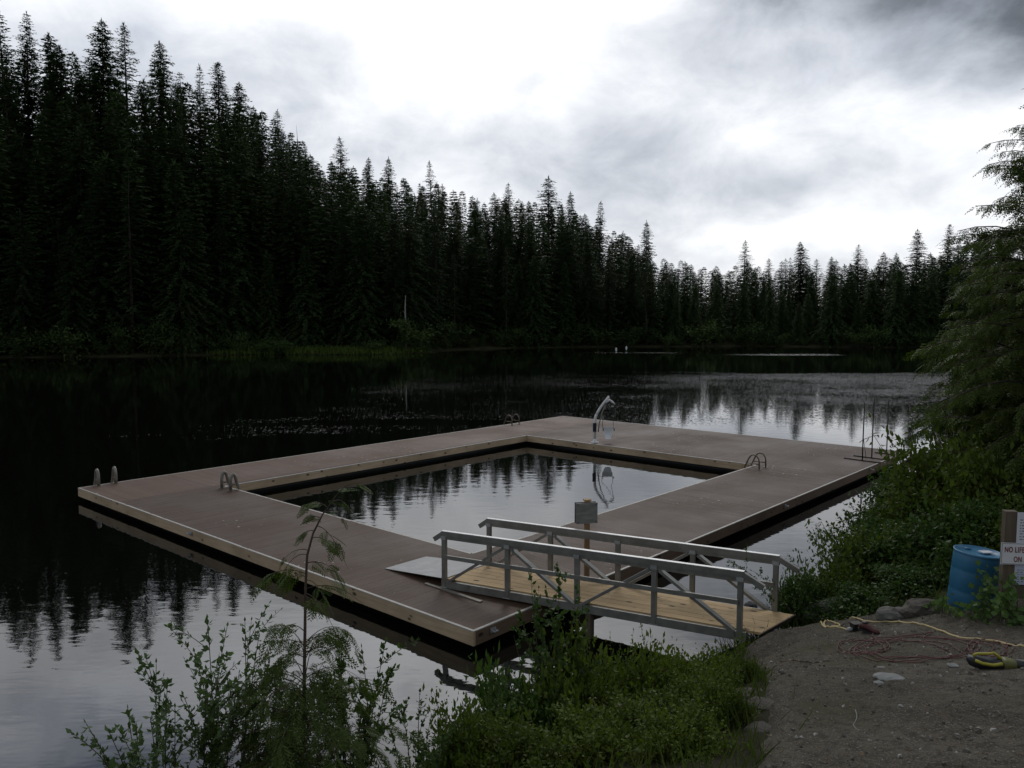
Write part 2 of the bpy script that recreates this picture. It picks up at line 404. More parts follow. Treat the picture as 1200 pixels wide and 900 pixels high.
def grid_faces(n, m):
    i, j = np.meshgrid(np.arange(n-1), np.arange(m-1), indexing='ij'); a = (i*m+j).ravel()
    return np.c_[a, a+m, a+m+1, a+1]
o = link('ground', make_mesh('ground', np.c_[GX.ravel(), GY.ravel(), GZ.ravel()], grid_faces(260, 260), M['ground'], True)); tag(o, kind='structure')

px = np.arange(.2, 9.6, .055); py = np.arange(2.2, 12.4, .055)
PX, PY = np.meshgrid(px, py, indexing='ij'); PZ = ground_z(PX, PY); psd = poly_sd(PX, PY, PATHPOLY)
lump = np.array([mnoise.fractal(Vector((x*1.3, y*1.3, 0)), 1., 2., 5) for x, y in zip(PX.ravel(), PY.ravel())]).reshape(PX.shape)
fine = np.array([mnoise.noise(Vector((x*9, y*9, 3))) for x, y in zip(PX.ravel(), PY.ravel())]).reshape(PX.shape)
PATH_Z = PZ+.02+.035*lump+.008*fine-.22*smooth(-.12, .3, psd+.16*lump)
keep = (psd < .4)
fc = grid_faces(*PX.shape); fc = fc[keep.ravel()[fc].all(1)]
used = np.unique(fc); remap = np.full(PX.size, -1); remap[used] = np.arange(len(used))
o = link('gravel_path', make_mesh('gravel_path', np.c_[PX.ravel(), PY.ravel(), PATH_Z.ravel()][used], remap[fc], M['path'], True)); tag(o, kind='structure')
def path_z(x, y):
    i = int(np.clip(round((x-.2)/.055), 0, len(px)-1)); j = int(np.clip(round((y-2.2)/.055), 0, len(py)-1))
    return float(max(PATH_Z[i, j], gz(x, y)-.05))
def on_path(u, v):
    p = ground_hit(u, v); return np.array([p[0], p[1], path_z(p[0], p[1])])

o = link('water', make_mesh('water', np.array([(-300, -20, WATER), (300, -20, WATER), (300, 400, WATER), (-300, 400, WATER)]), [(0, 1, 2, 3)], M['water'])); tag(o, kind='structure')

# ------------------------------------------------------------------ foliage helpers (all quads: base, side, tip, side)
def unit(a): return a/np.maximum(np.linalg.norm(a, axis=-1, keepdims=True), 1e-9)
def leaves(pos, d, nrm, L, W, fold=.0, belly=.45):
    """one four-point blade per row"""
    pos = np.asarray(pos, float); d = unit(np.asarray(d, float)); s = unit(np.cross(d, nrm)); up = np.cross(s, d)
    L = np.asarray(L, float).reshape(-1, 1); W = np.asarray(W, float).reshape(-1, 1)
    mid = pos+d*L*belly+up*W*fold
    V = np.stack([pos, mid+s*W*.5, pos+d*L, mid-s*W*.5], 1)
    return V.reshape(-1, 3)
def quads(v): return np.arange(len(v)).reshape(-1, 4)
def rand_unit(n, rng): return unit(rng.normal(size=(n, 3)))

def conifer(h, r, seed, gap=0., droop=.3, dens=1., lean=0., bare=.08, top_pow=.85, sprig=.55):
    """crown blades and a tapered trunk of a conifer standing at the origin"""
    rng = np.random.default_rng(seed); V = []
    z = h*bare; zs = []
    while z < h-.25:
        zs.append(z); z += (.30+.30*(1-z/h))*rng.uniform(.7, 1.3)/dens**.5
    ph = rng.uniform(0, 6.28)
    side_bias = rng.uniform(0, 6.28)
    for z in zs:
        t = z/h; prof = (.96*(1-t)**top_pow+.04*(t < .97))*min(1, .55+t*3.2)
        nb = max(4, int((6.8-1.2*t)*dens**.5+rng.uniform(-1, 1)))
        lx = lean*h*max(0, t-.8)**2*5
        wr = rng.uniform(.75, 1.15)
        for k in range(nb):
            if rng.random() < gap: continue
            az = ph+k*2*PI/nb+rng.uniform(-.35, .35)
            L = r*prof*wr*rng.uniform(.62, 1.12)*(1+.12*math.cos(az-side_bias))+.12
            el = .55*t-.15+rng.uniform(-.15, .15)
            b = np.array([math.cos(az)*math.cos(el), math.sin(az)*math.cos(el), math.sin(el)])
            m = max(9, int(L/.058*dens))
            s = (np.arange(m)+rng.uniform(.2, .8, m))/m
            p = np.array([lx, 0, z])+b*(s*L)[:, None]; p[:, 2] += (-droop*s**2+.18*droop*s**4)*L; p += rng.normal(size=(m, 3))*np.array([.05, .05, .06])
            lat = np.array([-math.sin(az), math.cos(az), 0]); sg = np.where(np.arange(m) % 2 == 0, 1, -1)
            d = b*rng.uniform(.5, 1.0, (m, 1))+lat*(sg*rng.uniform(.4, .95, m))[:, None]; d[:, 2] -= droop*.55*s+rng.uniform(0, .45, m)
            nr = np.array([0, 0, 1.])+rng.normal(size=(m, 3))*.5
            ll = 1.15*sprig*rng.uniform(.6, 1.25, m)*(1-.4*s)*(.45+.55*prof**.5)
            V.append(leaves(p, d, nr, ll, ll*rng.uniform(.28, .46, m)))
            V.append(leaves(p[-1:], b[None]-np.array([[0, 0, droop]]), nr[:1], [.45*sprig+.1], [.12]))
    nt_ = 10; az = rng.uniform(0, 6.28, nt_)
    d = np.c_[np.cos(az)*.35, np.sin(az)*.35, np.ones(nt_)]
    lx = lean*h*.2**2*5
    V.append(leaves(np.c_[np.full(nt_, lx), np.zeros(nt_), h-.2-rng.uniform(0, .7, nt_)], d, rand_unit(nt_, rng), rng.uniform(.35, .75, nt_), np.full(nt_, .1)))
    zz = np.linspace(-.6, h, 9)
    tr = Geo().tube([(lean*h*max(0, q/h-.8)**2*5, 0, q) for q in zz], [max(.018*h*(1-q/h)**.8, .02)*.62 for q in zz], 7)
    return np.concatenate(V), tr

def deciduous(h, r, seed, n=1400, leaf=.3):
    rng = np.random.default_rng(seed); V = []; g = Geo()
    for k in range(max(5, int(h*2))):
        az = rng.uniform(0, 6.28); tip = np.array([math.cos(az)*r*rng.uniform(.3, 1), math.sin(az)*r*rng.uniform(.3, 1), h*rng.uniform(.45, 1)])
        t = np.linspace(0, 1, 6)[:, None]; path = np.array([0, 0, -.2])+(tip-np.array([0, 0, -.2]))*t; path[:, :2] *= t**.7
        g.tube(path, np.linspace(.03, .008, 6)*h*.35, 5)
        m = n//max(5, int(h*2)); c = path[rng.integers(2, 6, m)]+rng.normal(size=(m, 3))*np.array([.22, .22, .16])*r*.9
        c[:, 2] = np.abs(c[:, 2])
        V.append(leaves(c, rng.normal(size=(m, 3))+np.array([0, 0, -.2]), rand_unit(m, rng)+np.array([0, 0, .8]), leaf*rng.uniform(.6, 1.2, m), leaf*.6*rng.uniform(.6, 1.2, m)))
    return np.concatenate(V), g

# ------------------------------------------------------------------ forest
SKY_U = np.array([-120, 0, 100, 200, 250, 300, 370, 440, 520, 600, 660, 720, 780, 820, 870, 940, 1000, 1060, 1110, 1200])
SKY_V = np.array([34, 42, 44, 60, 92, 110, 170, 197, 212, 228, 236, 256, 288, 300, 297, 297, 296, 283, 270, 262])
def skyv(u): return float(np.interp(u, SKY_U, SKY_V))

PROTO = []
specs = [(26, 3.4, 1, 0, .35, 1.0, 0), (28, 3.0, 2, .12, .30, .95, .02), (27, 3.8, 3, .05, .45, 1.0, .04), (25, 2.3, 4, .30, .35, .85, 0),
         (29, 3.3, 5, .18, .25, .9, 0), (24, 4.0, 6, 0, .5, 1.1, .05), (26, 2.8, 7, .08, .4, 1.0, -.03), (30, 3.6, 8, .35, .25, .8, 0), (25, 3.0, 21, .1, .35, 1.0, .03), (27, 3.5, 22, .2, .4, .95, -.02), (22, 4.4, 23, .1, .6, 1.0, .08), (28, 2.7, 24, .4, .45, .7, -.02)]
for i, (h, r, sd_, gap, dr, de, le) in enumerate(specs):
    cv, tr = conifer(h, r*1.75, sd_, gap*.7, dr, de*1.15, le, top_pow=.74)
    tv, tf = tr.data()
    PROTO.append((h, make_mesh('crown', cv, quads(cv), M['conifer']), make_mesh('trunk', tv, tf, M['bark'], True)))
# younger, paler, fuller trees along the shore
YOUNG = []
for i, (h, r, sd_) in enumerate([(14, 3.2, 31), (15, 2.8, 32), (13, 3.6, 33)]):
    cv, tr = conifer(h, r, sd_, 0, .55, 1.5, .02, bare=.02, top_pow=.9, sprig=.5); tv, tf = tr.data()
    YOUNG.append((h, make_mesh('crown', cv, quads(cv), M['conifer_light']), make_mesh('trunk', tv, tf, M['bark'], True)))
# a bare-topped spire
def spire(seed):
    cv, tr = conifer(26, 2.2, seed, .25, .35, .9, 0); keepq = cv.reshape(-1, 4, 3)[:, 0, 2] < 21.5
    return cv.reshape(-1, 4, 3)[keepq].reshape(-1, 3), tr
cv, tr = spire(41); tv, tf = tr.data()
SPIRE = (26, make_mesh('crown', cv, quads(cv), M['conifer']), make_mesh('trunk', tv, tf, M['bark'], True))

TREES = []
def plant(x, y, h, proto, label, group=None, name='conifer', wid=1.0, cat='tree'):
    h0, cm, tm = proto
    z = gz(x, y); s = h/h0
    root = thing(name, label, cat, (x, y, z-.1), RNG.uniform(0, 6.28), group)
    w = max(s, .38+.52*s)*wid*RNG.uniform(.95, 1.15)
    root.scale = (w, w, s); root.rotation_euler = (RNG.normal()*.022, RNG.normal()*.022, RNG.uniform(0, 6.28))
    link('trunk', tm, root); link('crown', cm, root)
    TREES.append((x, y)); return root
def at_shore_dist(u, sd_t, D0=90, D1=330):
    """walk out along the bearing of image column u until the bank lies sd_t behind the far shore"""
    k = (u-600)/F/(math.cos(PITCH)); Y = np.linspace(D0, D1, 900)
    s = lake_sd(Y*k, Y); i = int(np.argmax((s > sd_t) & (Y > 95)))
    return Y[i]*k, Y[i]
def plant_tip(u, v, sd_t, proto, label, group=None, wid=1.0, name='conifer'):
    x, y = at_shore_dist(u, sd_t)
    d = ray(u, v); ztop = H+d[2]/d[1]*y
    return plant(x, y, float(np.clip(ztop-gz(x, y), 7, 46)), proto, label, group, name, wid)

# skyline trees that can be told apart
for (u, v, sd_t, k, wid, lab) in [
    (24, 16, 34, 3, 1.0, 'slim conifer on the left hill skyline, left one of a tall pair'),
    (44, 10, 37, 4, .9, 'tallest conifer on the left hill skyline, right one of a tall pair'),
    (0, 36, 30, 0, 1.0, 'dark full conifer cut by the left edge of the view on the hill skyline'),
    (86, 36, 36, 6, 1.1, 'blunt topped conifer on the left hill between a tall pair and a broad fir'),
    (133, 20, 32, 0, 1.15, 'broad full fir with dense dark top on the left hill skyline'),
    (162, 27, 38, 7, 1.0, 'open crowned conifer just right of the broad full fir on the left hill'),
    (199, 46, 34, 2, 1.0, 'dense steep sided conifer ending the highest part of the left hill skyline'),
    (242, 75, 40, 3, .8, 'very thin spiky conifer beside a fuller fir where the hill skyline starts to drop'),
    (262, 71, 36, 1, 1.1, 'fuller fir rising just right of a very thin spiky conifer'),
    (292, 97, 32, 5, 1.0, 'broad dark conifer sloping down into the notch of the left hill skyline'),
    (337, 128, 36, 7, .9, 'see-through conifer standing alone above the notch in the skyline'),
    (405, 160, 36, 4, 1.0, 'open layered fir standing up above its neighbours left of the skyline middle'),
    (436, 184, 34, 6, .9, 'narrow conifer first of two together right of an open layered fir'),
    (455, 183, 36, 8, .9, 'narrow conifer second of two together right of an open layered fir'),
    (510, 187, 38, 7, .85, 'lone open fir poking above the lower middle skyline'),
    (597, 214, 34, 4, .9, 'slim layered fir on the middle skyline left of a wide shaggy one'),
    (641, 206, 34, 9, 1.25, 'wide shaggy conifer highest on the middle skyline'),
    (667, 224, 34, 6, .9, 'pointed conifer close to the right of the wide shaggy one'),
    (700, 236, 32, 3, 1.0, 'small spiky conifer on the falling skyline right of the wide shaggy one'),
    (757, 258, 30, 8, 1.0, 'last upright conifer before the skyline drops to its low saddle'),
    (868, 281, 24, 7, 1.0, 'open conifer rising from the low right part of the far skyline'),
    (935, 283, 24, 5, 1.0, 'bushy topped conifer of the far skyline above the breeze ruffled water'),
    (1002, 286, 24, 4, .9, 'thin layered conifer of the far skyline left of the right hand rise'),
    (1070, 268, 30, 0, 1.0, 'dark conifer on the right hand rise of the far skyline'),
    (1103, 262, 30, 1, 1.0, 'pointed conifer on the right hand rise nearest the big cedar')]:
    plant_tip(u, v, sd_t, PROTO[k], lab, 'skyline conifers', wid)
plant_tip(362, 146, 34, SPIRE, 'conifer with a bare dead spike for a top on the left skyline', 'skyline conifers')

def far_enough(x, y, r):
    return all((x-a)**2+(y-b)**2 > r*r for a, b in TREES)
# the mass of the forest: front rows at the water, then up the slope
made = 0; tries = 0
rows = [(2.0, 8, 3.9, 75), (8, 18, 4.4, 75), (18, 32, 4.6, 65), (32, 48, 4.2, 50)]
for (s0, s1, gap_, cap) in rows:
    cnt = 0
    for _ in range(4000):
        if cnt >= cap: break
        u = RNG.uniform(-60, 1150); sd_t = RNG.uniform(s0, s1)
        x, y = at_shore_dist(u, sd_t)
        if abs(x+24) < 15 and y < 117: continue
        if y > 260 or not far_enough(x, y, gap_): continue
        base = gz(x, y); sv = skyv(u)
        d = ray(u, sv+(RNG.uniform(2, 30) if s0 >= 18 else RNG.uniform(10, 60))); lim = H+d[2]/d[1]*y-base
        hh = (RNG.uniform(22, 30) if s0 >= 8 else RNG.uniform(13, 25))*(1 if x < 10 else (.86 if x < 40 else .8))
        if s0 >= 18: hh = RNG.uniform(26, 36)
        hh = min(hh, lim)
        if hh < 6: continue
        if hh < 15 and s0 < 18:
            pr = YOUNG[int(RNG.integers(3))]; lab = 'young full conifer near the far shore of the lake'; grp = 'young conifers along the far shore'
        else:
            pr = PROTO[int(RNG.integers(len(PROTO)))]
            if x < 5: lab, grp = 'dark conifer inside the dense forest of the left hillside', 'conifers of the left hillside'
            else: lab, grp = 'dark conifer inside the lower forest beyond the far end of the lake', 'conifers beyond the far end of the lake'
        plant(x, y, hh, pr, lab, grp); cnt += 1
# the trees one cannot single out behind and between those: one mass
cv, tr = conifer(26, 5.2, 91, .03, .4, .36, 0, sprig=1.2, top_pow=.85); LOWV = cv
cv, tr = conifer(26, 4.8, 92, .03, .4, .36, 0, sprig=1.2, top_pow=.85); LOWV2 = cv
mass = []; spots = []
for _ in range(6000):
    if len(mass) >= 300: break
    u = RNG.uniform(-90, 1160); x, y = at_shore_dist(u, RNG.uniform(3, 52))
    if (abs(x+24) < 15 and y < 117) or y > 260 or not far_enough(x, y, 2.4) or any((x-a)**2+(y-b)**2 < 9 for a, b in spots): continue
    base = gz(x, y); d = ray(u, skyv(u)+RNG.uniform(3, 26)+8*(u > 700)); hh = min(RNG.uniform(20, 32), H+d[2]/d[1]*y-base)
    if hh < 6: continue
    spots.append((x, y)); a = RNG.uniform(0, 6.28); c, s_ = math.cos(a), math.sin(a); k = hh/26; w_ = max(k, .5+.42*k)*RNG.uniform(.85, 1.15)
    v = (LOWV if len(mass) % 2 else LOWV2)*np.array([w_, w_, k]); mass.append(v@np.array([(c, s_, 0), (-s_, c, 0), (0, 0, 1)])+np.array([x, y, base]))
mv = np.concatenate(mass)
o = link('forest', make_mesh('forest', mv, quads(mv), M['conifer'])); tag(o, kind='stuff', label='dark mass of conifers filling the forest between and behind the single trees', cat='forest')
# pale pyramid-shaped trees standing out against the dark slope
for (u, v, sd_t, wid, lab) in [(212, 188, 7, 1.1, 'paler pyramid shaped tree standing out on the lower left slope'), (140, 178, 9, 1.2, 'paler rounded tree left of the pale pyramid shaped one on the lower slope'),
                               (275, 205, 8, 1.0, 'paler pointed tree right of the pale pyramid shaped one on the lower slope'), (427, 240, 6, 1.0, 'paler broad tree low on the slope above the grassy point'),
                               (1065, 318, 3, 1.1, 'paler tree at the water edge by the right end of the far shore')]:
    plant_tip(u, v, sd_t, YOUNG[int(RNG.integers(3))], lab, None, wid)

# shrubs along the far shore
SHR = []
for i in range(4):
    lv, g = deciduous(3.0, 1.9, 50+i, 1100, .30); tv, tf = g.data()
    SHR.append((3.0, make_mesh('leaves', lv, quads(lv), M['far_leaf']), make_mesh('stem', tv, tf, M['twig'])))
def plant_shrub(x, y, h, proto, label, group, name='shrub', wid=1, sink=.1, rz=None):
    h0, lm, sm_ = proto
    r = thing(name, label, 'shrub', (x, y, gz(x, y)-sink), RNG.uniform(0, 6.28) if rz is None else rz, group); s = h/h0; r.scale = (s*wid, s*wid, s)
    link('leaves', lm, r); link('stem', sm_, r); return r
pl = []
for _ in range(1500):
    u = RNG.uniform(-40, 1110); x, y = at_shore_dist(u, RNG.uniform(.3, 2.2))
    if abs(x+22) < 10 and y < 114: continue
    if any((x-a)**2+(y-b)**2 < 2.3**2 for a, b in pl) or len(pl) > 70: continue
    pl.append((x, y)); plant_shrub(x, y, RNG.uniform(1.6, 4.4), SHR[int(RNG.integers(4))], 'leafy shrub at the water line of the far shore', 'shrubs along the far shore', wid=RNG.uniform(.9, 1.4))

# bleached trunk on the grassy point, grass of the point
x, y = at_shore_dist(476, 1.5); zb = gz(x, y); top = H+ray(476, 346)[2]/ray(476, 346)[1]*y
g = Geo().tube([(x, y, zb-.3), (x+.05, y, zb+2.5), (x-.05, y, top-2), (x+.05, y, top)], [.16, .14, .10, .04], 8)
g.tube([(x, y, zb+4.2), (x+.5, y, zb+4.8)], [.05, .02], 5); g.tube([(x, y, zb+5.2), (x-.4, y+.1, zb+5.9)], [.04, .015], 5)
single('dead_tree', g, M['snag'], 'pale bleached dead trunk standing on the grassy point', 'tree', (x, y, zb), sm=True)
P = []
for _ in range(60000):
    if len(P) > 6500: break
    x = RNG.uniform(-42, -11); y = RNG.uniform(109, 121)
    P.append((x, y))
P = np.array(P); s = lake_sd(P[:, 0], P[:, 1]); P = P[(s > .1) & (s < 5)]; n = len(P)
pz = ground_z(P[:, 0], P[:, 1])
d = np.c_[RNG.normal(size=(n, 2))*.35, np.ones(n)]
lv = leaves(np.c_[P, pz-.05], d, np.c_[RNG.normal(size=(n, 2)), np.zeros(n)], RNG.uniform(.4, 1.0, n), RNG.uniform(.12, .25, n), belly=.25)
o = link('shore_grass', make_mesh('shore_grass', lv, quads(lv), M['far_grass'])); tag(o, kind='stuff', label='pale green grass covering the point on the far shore', cat='grass')

# two small white floats far out
for i, (u, v, lab) in enumerate([(722, 409, 'small white float far out on the lake, lower left of the two'), (734, 407.3, 'small white float far out on the lake, upper right of the two')]):
    p = onz(u, v, WATER+.1); p[2] = WATER-.08
    g = Geo().lathe([(.02, 0), (.13, .05), (.18, .14), (.15, .24), (.07, .3), (.04, .42), (.01, .44)], p, 12)
    single('float', g, M['white_plastic'], lab, 'float', p, 'white floats on the lake', True)

# ------------------------------------------------------------------ floating dock
B0 = np.array([-.59, 11.95, 0]); RZ = math.atan2(15.87, 14.14)
S, T = 15.65, 22.2                                  # S along the near side, T away from the shore
dock = thing('floating_dock', 'large brown floating dock built as a rectangle around a swimming area', 'dock', B0, RZ)
ex = np.array([math.cos(RZ), math.sin(RZ), 0]); ey = np.array([-math.sin(RZ), math.cos(RZ), 0])
def dk(t, s, z=0): return B0+ex*t+ey*s+np.array([0, 0, z])
W1, W2, T1, T2 = 2.9, 12.75, 2.9, 16.1             # the opening: s from W1 to W2, t from T1 to T2
BW, GAP = .14, .002
def boards(t0, t1, s0, s1, along):
    g = Geo(); n = int(round(((s1-s0) if along == 't' else (t1-t0))/BW)); rng = np.random.default_rng(int(t0*10+s0))
    for i in range(n):
        dz = rng.normal()*.0006
        if along == 't':
            a = s0+(s1-s0)*i/n; b = s0+(s1-s0)*(i+1)/n
            g.box(((t0+t1)/2, (a+b)/2, -.0125+dz), (t1-t0, b-a-GAP, .025))
        else:
            a = t0+(t1-t0)*i/n; b = t0+(t1-t0)*(i+1)/n
            g.box(((a+b)/2, (s0+s1)/2, -.0125+dz), (b-a-GAP, s1-s0, .025))
    return g
e = .035
part('deck_boards', boards(e, T1-e, e, W2+.25, 't'), M['deck'], dock, True)                  # near side
part('deck_boards', boards(e, T-e, W2+.256, S-e, 's'), M['deck_sheen'], dock, True)                # left side, grazing sheen painted in as lighter boards
part('deck_boards', boards(T1-e+.006, T2+e-.006, e, W1-e, 's'), M['deck'], dock, True)       # right side
part('deck_boards', boards(T2+e, T-e, e, W2+.25, 't'), M['deck'], dock, True)                # far side
part('deck_boards', boards(T1-e+.006, T2+e-.006, W2+e, W2+.25, 't'), M['deck'], dock, True)  # narrow edge strip
def fas(t0, s0, t1, s1, mat):                      # fascia plank with a pale trim strip along its top
    g = Geo(); a = (t0, s0, -.129); b = (t1, s1, -.129); g.bar(a, b, .045, .222)
    part('fascia', g, mat, dock, True)
    g = Geo(); g.bar((t0, s0, -.008), (t1, s1, -.008), .050, .018); part('edge_trim', g, M['trim'], dock, True)
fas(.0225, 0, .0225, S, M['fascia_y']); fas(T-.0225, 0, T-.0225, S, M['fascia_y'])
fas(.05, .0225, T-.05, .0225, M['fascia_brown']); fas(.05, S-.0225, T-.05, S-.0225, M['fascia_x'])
fas(T1-.0225, W1, T1-.0225, W2, M['fascia_y']); fas(T2+.0225, W1, T2+.0225, W2, M['fascia_y'])
fas(T1, W1-.0225, T2, W1-.0225, M['fascia_x']); fas(T1, W2+.0225, T2, W2+.0225, M['fascia_x'])
for (t0, t1, s0, s1) in [(.25, T1-.25, .25, S-.25), (T2+.25, T-.25, .25, S-.25), (T1-.25, T2+.25, .25, W1-.25), (T1-.25, T2+.25, W2+.25, S-.25)]:
    g = Geo(); g.box(((t0+t1)/2, (s0+s1)/2, -.42), (t1-t0, s1-s0, .36)); part('float', g, M['black_plastic'], dock, True)
    g = Geo()
    nx = max(1, int((t1-t0)/2.4)); ny = max(1, int((s1-s0)/2.4))
    for i in range(nx+1): g.box((t0+(t1-t0)*i/nx, (s0+s1)/2, -.135), (.045, s1-s0, .2))
    part('joist', g, M['old_wood'], dock, True)
# metal angle under the gangway foot, mooring eyes on the fascias
a, b = onz(499, 683.5, .012), onz(564, 705, .012)
part('landing_strip', Geo().bar(a, b, .07, .02), M['ladder_grey'], dock)
for (t, s, face) in [(.42, -.02, 's'), (11.6, -.02, 's'), (18.3, -.02, 's'), (-.02, 9.0, 't')]:
    g = Geo(); c = (t, s, -.1)
    if face == 's': g.box(c, (.12, .02, .08)); g.tube([(t-.04, s-.01, -.1), (t-.04, s-.07, -.1), (t+.04, s-.07, -.1), (t+.04, s-.01, -.1)], .014, 6)
    else: g.box(c, (.02, .12, .08)); g.tube([(t-.01, s-.04, -.1), (t-.07, s-.04, -.1), (t-.07, s+.04, -.1), (t-.01, s+.04, -.1)], .014, 6)
    part('mooring_eye', g, M['plate'], dock, True)

# ladders: two hand loops on the deck, rails and rungs going down into the water; local +x points out over the edge
def make_ladder(mat, label, r=.024, wd=1.):
    root = thing('swim_ladder', label, 'ladder', group='swim ladders on the dock')
    for sy in (-.24, .24):
        pts = [(-.42, sy, 0), (-.42, sy, .22), (-.40, sy, .33), (-.33, sy, .42), (-.23, sy, .455), (-.14, sy, .42), (-.07, sy, .33), (.0, sy, .17), (.07, sy, .02), (.09, sy, -.2), (.09, sy, -1.1)]
        pts = [(x_*wd if x_ < 0 else x_, y_, z_) for x_, y_, z_ in pts]
        rail = part('rail', Geo().tube(pts, r, 8), mat, root, True, True)
        part('foot_plate', Geo().box((-.42*wd, sy, .008), (.13, .10, .012)), mat, rail, True)
        part('rail_brace', Geo().tube([(-.42*wd, sy, .16), (-.02*wd, sy, .16)], r*.7, 6), mat, root, True, True)
    for k in range(4):
        z = -.22-.25*k; part('rung', Geo().box((.09, 0, z), (.07, .48, .03)), mat, root, True)
    return root
l1 = make_ladder(M['ladder_grey'], 'grey swim ladder at the far left corner of the dock', .046, .46)
def place(o, t, s, rz):
    p = dk(t, s); o.location = [float(k) for k in p]; o.rotation_euler = (0, 0, RZ+rz)
place(l1, .72, S-.02, PI/2)
l2 = copy_tree(l1); l2['label'] = 'grey swim ladder at the inner corner of the swimming area nearest the far left corner'; place(l2, T1-.02, W2-.42, 0)
l3 = make_ladder(M['ladder_bronze'], 'brown swim ladder on the outer edge beyond the swimming area near the far end', .024); place(l3, 18.2, S-.02, PI/2)
l4 = copy_tree(l3); l4['label'] = 'bronze coloured swim ladder at the inner corner opposite the white pool lift'; place(l4, T2-.45, W1-.02, PI/2)

# ------------------------------------------------------------------ pool lift at the far end
lp = onz(697, 518.5, 0); K = 30.9/940/6.667
lift = thing('pool_lift', 'white pool lift with a hanging sling seat on the far side of the dock', 'pool lift', lp)
X = lambda zx: (zx-710)*K
Zf = lambda zy: (515-zy)*K
g = Geo().lathe([(.16, 0), (.16, .02), (.07, .05), (.05, .16)], (0, 0, 0), 16); part('base', g, M['white_metal'], lift, True, True)
part('mast', Geo().tube([(0, 0, .1), (0, 0, .6), (.02, 0, 1.0), (X(722), 0, Zf(298))], .055, 10), M['white_metal'], lift, True, True)
bt = part('battery_box', Geo().box((-.02, -.09, .6), (.13, .1, .34)), M['navy'], lift, True)
part('handle', Geo().tube([(-.05, -.15, .72), (-.05, -.17, .75), (.02, -.17, .75), (.02, -.15, .72)], .01, 6), M['black_plastic'], bt, True)
part('boom', Geo().tube([(X(716), 0, Zf(312)), (X(730), 0, Zf(276)), (X(756), 0, Zf(235)), (X(788), 0, Zf(190)), (X(818), 0, Zf(152))], [.052, .05, .048, .045, .04], 10), M['white_metal'], lift, True, True)
part('boom_tip', Geo().tube([(X(792), 0, Zf(205)), (X(822), 0, Zf(180)), (X(845), 0, Zf(198)), (X(866), 0, Zf(216))], [.04, .045, .04, .018], 8), M['white_metal'], lift, True, True)
part('actuator', Geo().tube([(X(735), -.05, Zf(430)), (X(742), -.05, Zf(370)), (X(760), -.03, Zf(290)), (X(790), 0, Zf(215))], .02, 8), M['ladder_grey'], lift, True, True)
seat = Geo()
xs0, xs1 = X(768), X(852)
rowsz = [(Zf(395), 0, 1.0), (Zf(425), .03, .95), (Zf(452), .0, .72), (Zf(476), -.10, .5), (Zf(478), -.30, .5)]
cxs = (xs0+xs1)/2; V = []
for (z, yy, w) in rowsz:
    for q in np.linspace(-1, 1, 9): V.append((cxs+q*w*(xs1-xs0)/2, yy+.05*q*q*-1, z+.015*q*q))
V = np.array(V); n9 = 9
fs = [(r*n9+c, r*n9+c+1, (r+1)*n9+c+1, (r+1)*n9+c) for r in range(4) for c in range(8)]
V2 = V+np.array([0, .03, 0]); seat.add(np.r_[V, V2], fs+[tuple(i+45 for i in q[::-1]) for q in fs])
part('seat', seat, M['white_plastic'], lift, True, True)
for xx in (xs0, xs1):
    part('hanger', Geo().tube([(xx, 0, Zf(398)), (xx+.005, 0, Zf(345)), ((xx+X(830))/2, 0, Zf(320)), (X(866), 0, Zf(218))], .009, 6), M['dark_steel'], lift, True, True)
    part('armrest', Geo().tube([(xx, 0, Zf(395)), (xx, -.12, Zf(392)), (xx, -.3, Zf(398)), (xx, -.33, Zf(412))], .02, 6), M['black_plastic'], lift, True, True)

# ------------------------------------------------------------------ sign post on the dock
sp = onz(687, 680.5, 0); sp = dk(3.1, .14)
sg = thing('sign_post', 'wooden post on the dock edge carrying two square grey sign boards', 'sign', sp)
ar = math.radians(13); cr = np.array([math.cos(ar), math.sin(ar), 0]); fr = np.array([math.sin(ar), -math.cos(ar), 0]); up = np.array([0, 0, 1.])
R3 = np.array([cr, fr, up]).T
part('post', Geo().box((0, 0, .74), (.085, .075, 1.48), R3), M['post_wood'], sg, True)
for sgn in (-1, 1):
    c = fr*.05*sgn+np.array([-.02, 0, 1.26]); q = part('sign_board', Geo().box(c, (.40, .02, .38), R3), M['sign_grey'], sg, True)
    g = Geo()
    for dx in (-.17, .17):
        for dz in (-.16, .16): g.box(c+cr*dx+up*dz+fr*.012*sgn, (.018, .006, .018), R3)
    part('bolt', g, M['dark_steel'], q, True)
part('post_cap', Geo().box((0, 0, 1.495), (.13, .10, .03), R3), M['pine'], sg, True)

# ------------------------------------------------------------------ thin uprights at the right far corner
s1, s2, s3 = dk(19.05, .32, 0), dk(19.75, .28, 0), onz(1062, 528, 0)
s1 = onz(1010.5, 540, 0); s2 = onz(1021.5, 537, 0)
fr_ = thing('pole_stand', 'pair of thin dark uprights with crossbars standing on the far right corner of the dock', 'pole stand', s1)
d12 = unit(s2-s1); pr = np.array([-d12[1], d12[0], 0])
for p, h in ((s1, 1.98), (s2, 2.10)):
    part('upright', Geo().tube([p+up*.02, p+up*h*.5, p+up*h+d12*.03], .021, 8), M['dark_steel'], fr_, sm=True)
    part('foot', Geo().bar(p+pr*.62+up*.02, p-pr*.62+up*.02, .07, .03), M['dark_steel'], fr_)
for z in (.72, 1.45):
    part('crossbar', Geo().tube([s1-d12*.35+up*(z-.06)-pr*.04, s1+up*z, s2+up*(z+.04), s2+d12*.3+up*(z+.03)], .010, 6), M['dark_steel'], fr_, sm=True)
part('brace', Geo().tube([s1+up*.85, s1+pr*.15-up*-.03+d12*.62], .008, 6), M['dark_steel'], fr_)
